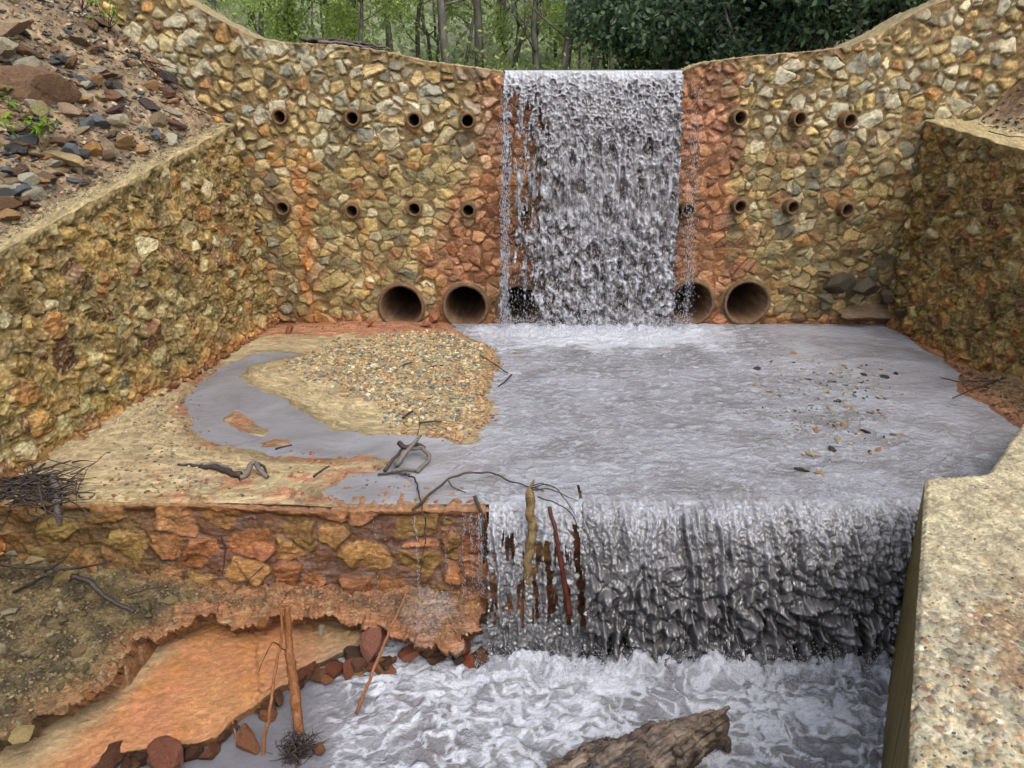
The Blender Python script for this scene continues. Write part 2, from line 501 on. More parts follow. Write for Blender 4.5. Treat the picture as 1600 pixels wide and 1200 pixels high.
def dam_relief(u, v, top):
    size = .178
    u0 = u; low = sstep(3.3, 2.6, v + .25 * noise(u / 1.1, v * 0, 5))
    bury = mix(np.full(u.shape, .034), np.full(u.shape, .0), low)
    h, col, ins, r = mixed_relief(u, v, size * .92, 3, PAL, (.001, .012), .036, 1.32, c(142, 114, 70), bury * .55, .026, 1.3)
    col = mix(col, col * 1.15, ins[..., None])
    h = h * mix(1.25, .8, low)
    # whitish stones high, darker mud low
    hi = (1 - low) * ins * sstep(.62, .7, r[5])
    col = mix(col, c(206, 202, 178) * (.8 + .3 * r[1])[..., None], (hi * .6)[..., None])
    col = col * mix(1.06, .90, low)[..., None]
    # rust-red wet zones beside the fall, widening downwards
    wn = fbm(u / .5, v / .8, 7, 4) * .5 + (r[4] - .5) * .35
    wl = .25 + 1.15 * sstep(3.9, .6, v); wr = .75 + .5 * sstep(3.9, .8, v)
    red = np.maximum(sstep(-wl - .3, -wl + .35, u + wn) * sstep(1.6, .6, u), sstep(2.7 + wr + .25, 2.7 + wr - .25, u + wn) * sstep(1., 2., u))
    red = np.maximum(red, sstep(-1, 0, u) * sstep(3.3, 2.5, u))
    lum = col.mean(-1, keepdims=True)
    rc = c(168, 94, 64) * (lum / .24) ** .75
    col = mix(col, rc, (red * .72)[..., None])
    # rust streaks below drains
    for (sx, w, a, zt) in ((-3.45, .16, .95, 3.0), (-2.45, .05, .35, 1.8), (-1.6, .06, .3, 1.8), (3.45, .05, .4, 2.4), (-4.1, .1, .4, 1.2), (4.6, .12, .35, .7), (-.72, .04, -.0, 3.3)):
        k = np.exp(-((u - sx - .12 * noise(v / .5, v * 0, 17)) / w) ** 2) * sstep(zt + .2, zt - .3, v) * (.45 + .55 * sstep(-.2, .3, fbm(u / .15, v / .5, 23, 3)))
        col = mix(col, c(192, 112, 46) * (lum / .26) ** .6, (np.clip(k * a, 0, 1))[..., None])
    # darker streaks below the pipes
    for p in pipe_w:
        k = np.exp(-((u - p.x) / .07) ** 2) * sstep(p.z - .08, p.z - .14, v) * sstep(p.z - 1.0, p.z - .2, v)
        col = col * (1 - .28 * k)[..., None]
    # darker brown part on the right, low
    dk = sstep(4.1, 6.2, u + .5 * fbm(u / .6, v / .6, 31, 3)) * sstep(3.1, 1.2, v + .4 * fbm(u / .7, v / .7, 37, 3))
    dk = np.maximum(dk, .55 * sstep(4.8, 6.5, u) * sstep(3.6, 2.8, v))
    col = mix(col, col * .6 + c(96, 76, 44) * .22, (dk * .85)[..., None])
    # top edge reddish soil
    te = sstep(.10, .0, top - v + .04 * noise(u / .2, v, 41))
    col = mix(col, c(168, 132, 88)[None, None] * (1 + .25 * noise(u / .05, v / .05, 43))[..., None], (te * .8)[..., None])
    base = sstep(.28, .0, v + .1 * fbm(u / .2, v / .2, 53, 3))
    col = mix(col, c(170, 96, 54) * (lum / .25) ** .6, (base * .7)[..., None])
    wet = np.clip(red * .85 + dk * .3 + base * .5, 0, 1)
    for p, rad in [(p, .125) for p in pipe_w] + [(p, .40) for p in culv_w]:
        dd = np.sqrt((u - p.x) ** 2 + (v - p.z) ** 2)
        k = sstep(rad + .055, rad + .01, dd)
        h = mix(h, .02 + fbm(u / .05, v / .05, 61, 2) * .008, k)
        col = mix(col, c(140, 108, 70) * (1 + .2 * noise(u / .04, v / .04, 3))[..., None], (k * .9)[..., None])
    return h, np.clip(col, .004, .9), wet
U = np.arange(-8.3, 8.6, .0155); T = np.linspace(0, 1, 320)
dam = empty('check_dam', (0, DAM_Y, 0))
tag(dam, 'tall rubble stone check dam across the valley with rows of drain pipes', 'dam')
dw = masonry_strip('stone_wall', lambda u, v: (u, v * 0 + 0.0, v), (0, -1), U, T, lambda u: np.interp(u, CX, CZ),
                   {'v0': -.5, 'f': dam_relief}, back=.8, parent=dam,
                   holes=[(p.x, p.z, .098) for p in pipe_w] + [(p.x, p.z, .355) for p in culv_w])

def tube_ring(name, r_out, r_in, front, depth, mat, parent, loc, seg=48, tilt=(0, 0), jag=0.0):
    bm = bmesh.new()
    prof = [(r_out * .97, .35), (r_out, .0), (r_out, -front * .5), (r_out * .995, -front + .012), (r_out * .96, -front), (r_in * 1.06, -front),
            (r_in, -front + .015), (r_in * .99, depth * .3), (r_in * .98, depth)]
    rings = []
    for (rr, yy) in prof:
        ring = []
        for k in range(seg):
            a = 2 * PI * k / seg
            w = 1 + .012 * math.sin(3 * a + loc[0] * 5) + .008 * math.sin(7 * a + loc[2] * 9)
            j = jag * (random.random() - .5) if yy < 0 else 0
            ring.append(bm.verts.new((rr * w * math.cos(a), yy + j, rr * w * math.sin(a))))
        rings.append(ring)
    for a, b in zip(rings[:-1], rings[1:]):
        for k in range(seg):
            bm.faces.new((a[k], a[(k + 1) % seg], b[(k + 1) % seg], b[k]))
    bm.faces.new(rings[-1])
    bmesh.ops.recalc_face_normals(bm, faces=bm.faces)
    me = bpy.data.meshes.new(name); bm.to_mesh(me); bm.free()
    for p in me.polygons: p.use_smooth = True
    o = link(name, me, mat, parent); o.location = loc; o.rotation_euler = (tilt[0], 0, tilt[1])
    return o
for i, p in enumerate(pipe_w):
    right = p.x > 2
    tube_ring('drain_pipe', .122, .084, .12 if not right else .17, 1.6, M_PIPE, dam, (p.x, -.0, p.z), 36, (random.uniform(-.05, .05), random.uniform(-.06, .06) + (.16 if right else 0)), .006)
for i, p in enumerate(culv_w):
    tube_ring('culvert_pipe', .405, .345, .08, 6.0, M_CULV, dam, (p.x, 0, p.z), 64, (0, 0), .012)

# ================================================================== WING WALLS
def wing_relief(seed, dark):
    def f(u, v, top):
        h, col, ins, r = mixed_relief(u, v, .20, seed, PALW, (.003, .02), .075, 1.0, c(160, 136, 82), np.full(u.shape, .003), .028, 1.25)
        h = h + fbm(u / .22, v / .22, seed + 3, 4) * .035
        rubble = fbm(u / .045, v / .045, seed + 5, 3)
        h = h + rubble * .013 + np.abs(fbm(u / .03, v / .03, seed + 6, 2)) * .012
        g = sstep(.05, .35, rubble)[..., None]
        col = mix(col, np.broadcast_to(c(198, 184, 144), col.shape), g * .5)
        pit_ = sstep(.15, .45, -rubble)[..., None]; col = col * (1 - .45 * pit_)
        te = sstep(.16, .02, top - v + .05 * noise(u / .15, v, 41))
        h = mix(h, .05 + fbm(u / .1, v / .1, seed + 9, 4) * .03, te)
        col = mix(col, c(172, 154, 112) * (1 + .25 * fbm(u / .06, v / .06, 43, 3))[..., None], (te * .85)[..., None])
        base = sstep(.35, .0, v + .15 * fbm(u / .25, v / .25, 53, 3))
        lum = col.mean(-1, keepdims=True)
        col = mix(col, c(180, 108, 52) * (lum / .2) ** .7, (base * .6)[..., None])
        col = mix(col, col * dark, .9)
        mo = sstep(.0, .4, fbm(u / .9, v / .7, seed + 21, 3))[..., None]
        col = mix(col, col * np.array([.80, .84, .80]), mo * .8)
        return h, np.clip(col, .004, .9), np.full(u.shape, .25)
    return f
# left wing: u runs from near (0) to far
y0, y1 = 3.0, 12.06
LU = np.arange(0, 9.15, .0125); LT = np.linspace(0, 1, 290)
dLx, dLy = (wingL_x(y1) - wingL_x(y0)), (y1 - y0); LL = math.hypot(dLx, dLy); dLx /= LL; dLy /= LL
LU = LU[LU < LL]
def PLw(u, v): return (wingL_x(y0) + dLx * u + .33 - .10 * v, y0 + dLy * u, v)
left_wing = masonry_strip('wing_wall', PLw, (dLy, -dLx), LU, LT, lambda u: wingL_top(y0 + dLy * u) + .03 * noise(u / .35, u * 0, 4),
                          {'v0': -.5, 'f': wing_relief(203, np.array([1.1, 1.03, .95]))}, back=.26)
tag(left_wing, 'long ochre rubble side wall left of the pool, its top sloping down towards the viewer', 'wall')
ry0, ry1 = 7.0, 12.06
def PRw(u, v):
    Yc = ry1 - u
    return (wingR_x(Yc) + .02 * v, Yc, v)
RU = np.arange(0, ry1 - ry0, .0135)
right_wing = masonry_strip('wing_wall', PRw, (-1, 0), RU, np.linspace(0, 1, 270), lambda u: wingR_top(ry1 - u) + .03 * noise(u / .35, u * 0, 9),
                           {'v0': -.4, 'f': wing_relief(407, np.array([1.0, .90, .74]))}, back=.5, coping=c(190, 166, 118))
tag(right_wing, 'dark brown rubble side wall on the right bank, partly muddy, with a sandy top', 'wall')

# ================================================================== GROUND OF THE BASIN (sand and gravel)
def poly(pts, z=0.0): return [tuple(PZ(x, y, z))[:2] for x, y in pts]
land1 = poly([(395, 508), (560, 500), (700, 500), (722, 518), (740, 530), (775, 545), (782, 570), (768, 598), (757, 618), (776, 636), (762, 660), (748, 690), (722, 695),
              (690, 686), (655, 683), (610, 680), (560, 677), (515, 671), (478, 645), (430, 618), (385, 600), (376, 585), (395, 570), (440, 561), (470, 553), (430, 550), (395, 553), (350, 570), (330, 560)])
land2 = poly([(330, 560), (330, 580), (296, 606), (290, 640), (306, 676), (340, 697), (400, 706), (452, 714), (530, 719), (585, 712), (612, 718), (598, 735), (546, 742),
              (532, 757), (500, 768), (488, 800), (300, 830), (-300, 830), (-300, 700), (0, 640), (200, 600)])
isle = poly([(345, 655), (368, 640), (388, 650), (402, 662), (425, 672), (412, 682), (372, 676)])
isle2 = poly([(398, 690), (430, 686), (455, 690), (450, 697), (410, 700)])
right_bank = poly([(1385, 505), (1420, 528), (1440, 545), (1470, 560), (1500, 585), (1495, 612), (1540, 632), (1580, 662), (1800, 760), (1900, 600), (1500, 490)])
gx = np.arange(-5.6, 7.6, .02); gy = np.arange(5.9, 12.25, .02)
GX, GY = np.meshgrid(gx, gy)
wn = fbm(GX / .35, GY / .35, 71, 5, .6) * .16
sd1, _, _ = sdf(GX, GY, land1); sd2, _, _ = sdf(GX, GY, land2); sd3, _, _ = sdf(GX, GY, isle); sd5, _, _ = sdf(GX, GY, isle2); sd4, _, _ = sdf(GX, GY, right_bank)
def rise(sd, k, mx): return np.clip(-(sd + wn * .5) * k, -.06, mx)
hg = np.maximum.reduce([rise(sd1, .14, .075), rise(sd2, .10, .06), rise(sd3 + .02, .14, .03), rise(sd5 + .02, .14, .02), rise(sd4, .45, .30)])
hg = hg + fbm(GX / .25, GY / .25, 73, 5, .6) * .012 + fbm(GX / .04, GY / .04, 77, 3) * .004
wl = np.clip((wingL_x(GY) + .70 - GX) / .5, 0, 1)
hg = hg + wl ** 2 * .10 * sstep(12, 8, GY)
redn = fbm(GX / .5, GY / .3, 79, 5, .6)
sand = c(184, 158, 112) * (1 + .18 * fbm(GX / .3, GY / .12, 83, 4))[..., None]
red = sstep(10.9, 11.3, GY + redn * .7) * sstep(1, -.5, GX)
red = np.maximum(red, .95 * sstep(-.1, .2, redn + .1) * sstep(.25, .02, np.abs(sd2)))
red = np.maximum(red, sstep(-.03, .3, redn) * sstep(6.9, 6.2, GY) * sstep(-4.2, -3.0, GX))
red = np.maximum(red, sstep(3.0, 4, GX) * sstep(.12, -.05, hg - .10 + redn * .05))
red = np.maximum(red, .9 * sstep(.05, .25, redn + .1) * sstep(.25, .0, np.minimum(sd3, sd5)))
gc = mix(sand, c(178, 102, 58) * (1 + .3 * redn)[..., None], red[..., None] * .85)
rb = sstep(.05, .14, hg) * sstep(3, 4, GX)
gc = mix(gc, c(138, 110, 66) * (1 + .4 * fbm(GX / .05, GY / .05, 85, 4))[..., None], rb[..., None])
wetl = sstep(.03, .0, hg)
gc = gc * mix(1.0, .72, wetl)[..., None]
V = np.stack([GX, GY, hg], -1).reshape(-1, 3)
ground = link('ground', mesh_np('ground', V, grid_faces(len(gy), len(gx)), np.concatenate([gc.reshape(-1, 3), (wetl * .9 + .1).reshape(-1, 1)], 1)), M_GROUND)
ground['kind'] = 'structure'
def gheight(x, y):
    i = int(np.clip((x - gx[0]) / .02, 0, len(gx) - 1)); j = int(np.clip((y - gy[0]) / .02, 0, len(gy) - 1))
    return float(hg[j, i])

# ================================================================== POOL WATER
def pool_fields(WX, WY):
    act = sstep(-1.2, .3, WX) * sstep(6.2, 4.0, WX + .3 * (WY - 8)) * .75 + .25
    act = act * sstep(-1.2, -.2, WX)
    rr = fbm(WX / .22 + fbm(WX / .5, WY / .5, 91, 3) * .8, WY / .14, 93, 5, .58)
    hw = (rr * .026 + .012 * fbm(WX / .09, WY / .06, 195, 3)) * (act * .9 + .04)
    foamband = sstep(10.1, 11.2, WY + .9 * fbm(WX / .6, WY / .3, 95, 4)) * np.exp(-((WX - 1.65) / 2.2) ** 4)
    boil = np.exp(-((WY - 11.62) / .26) ** 2) * np.exp(-((WX - 1.25) / 1.9) ** 4)
    hw = hw + boil * (.07 + .16 * np.abs(fbm(WX / .12, WY / .12, 97, 4))) + foamband * .03 * rr
    weirf = sstep(6.9, 6.1, WY) * sstep(-.6, .0, WX)
    hw = hw + weirf * .02 * fbm(WX / .08, WY / .5, 99, 4)
    foam = np.clip(foamband * .85 + boil * .4, 0, 1)
    foam = np.maximum(foam, .30 * sstep(.05, .4, fbm(WX / .8, WY / .35, 103, 4)) * act)
    dark = np.maximum(sstep(.2, .5, fbm(WX / 1.2, WY / .4, 105, 3)) * .2, .45 * sstep(-.4, -1.6, WX))
    return hw, np.stack([foam, dark, act * .9 + .1], -1)
wx = np.arange(-5.3, 7.0, .022); wy = np.arange(5.96, 12.05, .02)
WX, WY = np.meshgrid(wx, wy)
hw, C = pool_fields(WX, WY)
hw = np.where((WX < -.2) & (WY < 6.1), hw - (6.1 - WY) * .12, hw)
kp = ~((WX > -.22) & (WX < 4.3) & (WY < 6.30))[:-1, :-1]
pool = link('water', mesh_np('water', np.stack([WX, WY, hw], -1).reshape(-1, 3), grid_faces(len(wy), len(wx), kp), C.reshape(-1, 3)), M_WATER)
pool['kind'] = 'structure'

# ================================================================== LOWER WATER
WZ = -1.4
lx = np.arange(-4.2, 5.2, .016); ly = np.arange(2.2, 6.2, .016)
LX, LY = np.meshgrid(lx, ly)
turb = sstep(-2.0, -.9, LX + .35 * (LY - 4.6) + .3 * noise(LX / .6, LY / .6, 3))
q1 = fbm(LX / .45, LY / .45, 107, 3); q2 = fbm(LX / .45, LY / .45, 109, 3)
bil = np.abs(fbm(LX / .34 + q1, LY / .26 + q2, 111, 3, .45))
hl = WZ + turb * (.12 * (.35 - bil) + .010 * fbm(LX / .07, LY / .07, 113, 3)) + (1 - turb) * .012 * q1
spl = np.exp(-((LY - 5.32) / .13) ** 2) * sstep(-.4, -.1, LX)
hl = hl + spl * (.05 + .14 * np.abs(fbm(LX / .09, LY / .09, 117, 4)) + .10 * sstep(0, .4, noise(LX / .25, LY / .4, 118)))
web = 1 - sstep(.0, .22, np.abs(fbm(LX / .30 + q1 * 1.8, LY / .2 + q2 * 1.8, 119, 3, .5)))
lf = turb * np.clip(.20 + .75 * web + .6 * fbm(LX / .9, LY / .5, 121, 3) + .35 * sstep(4.9, 5.3, LY), 0, 1)
dk2 = turb * sstep(.1, .45, -fbm(LX / .9, LY / .5, 121, 3)) * .25 + turb * .30 * (1 - web) + (1 - turb) * .8  # calm left water darkened in colour, imitating the shade around the slab
C = np.stack([lf, dk2, turb * .7 + .15], -1).reshape(-1, 3)
low = link('water', mesh_np('water', np.stack([LX, LY, hl], -1).reshape(-1, 3), grid_faces(len(ly), len(lx)), C), M_WATER)
low['kind'] = 'structure'

# ================================================================== UPPER WATERFALL
def upper_sheet(x0, x1, off, seed, hole, nm):
    ux = np.arange(x0, x1, .011); n = 430
    tt = np.linspace(0, 1, n)
    UX, TT = np.meshgrid(ux, tt)
    # profile: over the crest and down
    z = np.where(TT < .08, 4.075 - .03 * (TT / .08) ** 2, 4.045 - (TT - .08) / .92 * 4.09)
    y = np.where(TT < .08, DAM_Y + .35 - (TT / .08) * .40, DAM_Y - .05 - .10 * (1 - np.exp(-(TT - .08) * 9)) - .30 * ((TT - .08) / .92) ** 1.4)
    fall = sstep(.06, .14, TT)
    spread = 1 + .075 * TT
    X = 1.25 + (UX - 1.25) * spread
    s = 4.1 - z
    # cells that grow on their way down
    k = 1 / (.055 + .022 * s)
    lu = UX; lv = np.log(.055 + .022 * s) / .022 * -1
    s_ = s; s = s * mix(1.0, .72, sstep(.5, 2.5, s)); wv = fbm(UX / .16, s / .25, seed + 1, 3) * .05; wu = fbm(UX / .16, s / .25, seed + 2, 3) * .05
    wu2 = wu + fbm(UX / .07, s / .07, seed + 21, 3) * .035; wv2 = wv + fbm(UX / .07, s / .07, seed + 22, 3) * .045
    d1, rx, ry, r1 = cells((lu + wu2), (s + wv2), .15, seed, .8, 1.0, .75)
    d2, _, _, r2 = cells((lu + wu2 * .6), (s * .9 + wv2 * .6), .075, seed + 40, .8, 1.0, .6)
    d3, _, _, r3 = cells((lu * 1.02 - wu2), (s - wv2), .10, seed + 80, .75, 1.0, .6)
    b = sstep(.3, 2.4, s + .5 * noise(UX / .4, s / .4, seed + 3))
    wmix = sstep(-.15, .25, noise(UX / .22, s / .22, seed + 31))
    rw = .008 + .022 * sstep(-.3, .5, fbm(UX / .1, s / .2, seed + 32, 3))
    R1 = np.exp(-(d1 / rw) ** 2); R2 = np.exp(-(d2 / (rw * .7)) ** 2); R3 = np.exp(-(d3 / rw) ** 2)
    brk = sstep(-.30, .12, fbm(UX / .09, s / .09, seed + 33, 3))
    ridge = mix(mix(R2, R3, wmix * .7), mix(R1, R3, wmix), b) * brk
    pocket = mix(sstep(.006, .03, d2) * r2[0], sstep(.012, .06, d1) * (.3 + r1[2]), b) * sstep(.0, .4, noise(UX / .25, s / .25, seed + 34) + .35)
    strand = fbm(UX / .03, s / .34, seed + 4, 4)
    gr = fbm(UX / .06, s / .10, seed + 35, 5, .6)
    h = fall * (.022 * ridge - .040 * pocket + .018 * strand + .022 * gr + .06 * fbm(UX / .3, s / .5, seed + 5, 3))
    edge = sstep(0, .12, UX - x0) * sstep(0, .12, x1 - UX)
    bigp = sstep(.12, .42, noise(UX / .13, s / .17, seed + 51)) * sstep(.3, 1.2, s)
    h = h - .035 * bigp * fall
    wisp = np.clip(fbm(UX / .11 + wu2 * 6, s / .13 + wv2 * 6, seed + 52, 4, .55), -1, 1)
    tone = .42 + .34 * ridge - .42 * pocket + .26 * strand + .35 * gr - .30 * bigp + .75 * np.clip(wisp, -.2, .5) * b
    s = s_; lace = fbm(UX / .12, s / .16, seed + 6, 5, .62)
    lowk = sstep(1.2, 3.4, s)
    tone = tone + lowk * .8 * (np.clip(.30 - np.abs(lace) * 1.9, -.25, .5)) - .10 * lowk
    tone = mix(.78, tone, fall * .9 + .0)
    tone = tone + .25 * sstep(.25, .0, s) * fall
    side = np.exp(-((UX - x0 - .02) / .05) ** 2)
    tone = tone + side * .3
    V = np.stack([X, y - h - off * fall, z], -1)
    # holes in the sheet
    hn = fbm(UX / .10, s / .34, seed + 7, 5, .6) + .25 * fbm(UX / .35, s / 1.2, seed + 8, 3)
    left = np.maximum(sstep(.95, .15, UX) * sstep(.15, .5, s), sstep(3.0, 3.5, s) * sstep(.75, .4, UX))
    mid_s = sstep(1.6, 3.9, s) * .13
    thr = hole + .30 * (1 - left) - mid_s
    leftband = left * 1.15 * (1 - np.exp(-((UX - x0 - .03) / .07) ** 2) * .9)
    keep = ~((hn * fall > thr - .30 * leftband + .1 * ridge - .03) & (fall > .5))
    # frayed sides
    fr = .06 * fbm(UX * 0 + 1, s / .12, seed + 9, 4)
    keep &= (UX > x0 + .05 + fr) & (UX < x1 - .06 - fr)
    kf = keep[:-1, :-1]
    F = grid_faces(n, len(ux), kf)
    V2, F2, C2 = compact(V.reshape(-1, 3), F, np.stack([tone, tone, tone], -1).reshape(-1, 3))
    me = mesh_np(nm, V2, F2); add_attr(me, 'Tone', np.clip(C2, 0, 1))
    return link(nm, me, M_FALL)
o = upper_sheet(-.16, 2.68, .03, 131, .30, 'waterfall'); o['kind'] = 'structure'
# small droplets and threads around a fall
def droplets(name, n, fpos, mat, size=(.004, .012), stretch=2.5):
    T = np.array([(1, 0, 0), (-1, 0, 0), (0, 1, 0), (0, -1, 0), (0, 0, 1), (0, 0, -1)], float)
    TF = np.array([(0, 2, 4), (2, 1, 4), (1, 3, 4), (3, 0, 4), (2, 0, 5), (1, 2, 5), (3, 1, 5), (0, 3, 5)])
    P = fpos(n); s = RNG.uniform(size[0], size[1], len(P))
    S = np.stack([s, s, s * RNG.uniform(1, stretch, len(P))], -1)
    V = P[:, None, :] + T[None] * S[:, None, :]
    F = TF[None] + (np.arange(len(P)) * 6)[:, None, None]
    o = link(name, mesh_np(name, V.reshape(-1, 3), F.reshape(-1, 3), smooth=True), mat)
    o['kind'] = 'stuff'; return o
def up_sp(n):
    s = 4.0 * RNG.random(n) ** .6; x = np.where(RNG.random(n) < .3, -.12 + RNG.normal(0, .04, n), RNG.uniform(-.1, 2.9, n))
    x = np.where(RNG.random(n) < .14, 2.84 + .08 * (s / 4) + RNG.normal(0, .05, n), x)
    return np.stack([x, 11.95 - .3 * (s / 4) ** 1.4 - .12 + RNG.normal(0, .05, n), 4.05 - s], -1)
sp = droplets('spray', 9000, up_sp, M_SPRAY, (.002, .0055), 6)
tag(sp, 'fine water droplets flying off the tall upper fall', 'spray')
def sp2(n):
    x = RNG.uniform(-.3, 2.9, n)
    return np.stack([x, 11.55 + RNG.normal(0, .2, n), .03 + np.abs(RNG.normal(0, .12, n))], -1)
sp = droplets('spray', 4000, sp2, M_SPRAY, (.003, .009), 1.6)
tag(sp, 'splash droplets at the foot of the tall upper fall', 'spray')

# ================================================================== LOWER WATERFALL
CR_Y = 5.97
prof = np.array([(6.36, .0), (6.18, .0), (6.02, -.008), (5.9, -.04), (5.80, -.12), (5.70, -.28), (5.60, -.52), (5.51, -.80), (5.44, -1.05), (5.38, -1.28), (5.34, -1.46)])
pl = np.concatenate([[0], np.cumsum(np.hypot(*np.diff(prof, axis=0).T))])
def lower_sheet(x0, x1, off, seed, thin):
    ux = np.arange(x0, x1, .009); n = 230
    sarr = np.linspace(0, pl[-1], n)
    UX, S = np.meshgrid(ux, sarr)
    y = np.interp(S, pl, prof[:, 0]); z = np.interp(S, pl, prof[:, 1])
    k = np.ones(9) / 9
    fall = sstep(.22, .55, S); f2 = sstep(.5, 1.5, S); ph, pc = pool_fields(UX, y)
    uw = UX + .05 * fbm(UX / .3, S / .6, seed, 3)
    ropes = 1 - np.abs(fbm(uw / .16, S / 1.3, seed + 1, 4)) * 2.4
    fine = fbm(uw / .045 + fbm(UX / .1, S / .1, seed + 11, 2) * .8, S / .16, seed + 2, 4, .55)
    mid = np.abs(fbm(uw / .07 + .5 * fbm(UX / .2, S / .2, seed + 12, 2), S / .10, seed + 3, 3, .5)) * 2.2 - .5
    big = np.abs(fbm(uw / .19 + .6 * noise(UX / .3, S / .3, seed + 13), S / .21, seed + 4, 3, .38)) * 2.4 - .5
    # long narrow cords
    cord = np.zeros_like(UX)
    rg = np.random.default_rng(seed)
    for _ in range(int((x1 - x0) * 4.5)):
        cx = rg.uniform(x0, x1); dr = rg.uniform(-.05, .12); s0 = rg.uniform(.3, .8)
        cc = cx + dr * (S - s0) + .015 * np.sin(S * 9 + cx * 7)
        cord = np.maximum(cord, np.exp(-((UX - cc) / rg.uniform(.012, .028)) ** 2) * sstep(s0, s0 + .25, S) * rg.uniform(.5, 1))
    hsheet = fall * (.014 * fine * (1 - .7 * f2) + (1 - f2) * .04 * mid + f2 * (.018 * mid + .115 * big) + .08 * ropes * sstep(.25, .9, S) + .07 * cord) 
    if thin:
        hsheet = fall * (.02 * fine + .035 * mid + .025 * ropes + .04 * cord)
    tx = np.gradient(y, axis=0); tz = np.gradient(z, axis=0); L = np.hypot(tx, tz)
    ny_, nz_ = tz / L, -tx / L   # outward (towards the viewer and up)
    hs = hsheet + off * fall + ph * (1 - fall)
    V = np.stack([UX, y + ny_ * hs, z + nz_ * hs], -1)
    tone = .42 + .22 * fine * (1 - .5 * f2) + .16 * mid * (1 - f2) + .16 * big * f2 - .26 * f2 + .12 * cord + .14 * ropes  # lighter tone on lumps and cords imitates sky highlights in the colour
    tone = tone + .10 * sstep(.8, .3, S)
    if thin: tone = tone + .06
    keep = np.ones_like(UX, bool)
    if thin:
        keep &= (UX < .64) | (S > .3)
        hn = fbm(UX / .07, S / .5, seed + 7, 4, .6)
        keep &= ~((hn > .16 + .25 * sstep(.9, .5, S)) & (S > .5))
        for (bx, bw, sa, sb) in ((.335, .05, .75, 1.45), (.20, .03, 1.0, 1.5), (.62, .05, .6, 1.7)):
            keep &= ~((np.abs(UX - bx - .08 * (S - 1)) < bw * (.6 + .6 * noise(UX / .03, S / .08, 9))) & (S > sa) & (S < sb))
    fr = .05 * fbm(UX * 0 + 1, S / .12, seed + 9, 4)
    keep &= (UX > x0 + .05 + fr) & (UX < x1)
    F = grid_faces(n, len(ux), keep[:-1, :-1])
    V2, F2, C2, P2 = compact(V.reshape(-1, 3), F, np.stack([tone, sstep(.16, .55, S + .12 * fine), tone], -1).reshape(-1, 3), pc.reshape(-1, 3))
    me = mesh_np('waterfall', V2, F2, P2); add_attr(me, 'Tone', np.clip(C2, 0, 1))
    o = link('waterfall', me, M_FALL2); o['kind'] = 'structure'
    return o
lower_sheet(.62, 4.25, 0, 151, False)
lower_sheet(-.28, .78, -.03, 171, True)
def sp3(n):
    x = RNG.uniform(-.35, 3.6, n)
    return np.stack([x, 5.25 + RNG.normal(0, .10, n), WZ + .05 + np.abs(RNG.normal(0, .09, n))], -1)
sp = droplets('spray', 5000, sp3, M_SPRAY, (.002, .007), 1.8)
tag(sp, 'splash droplets where the wide lower fall hits the foam', 'spray')

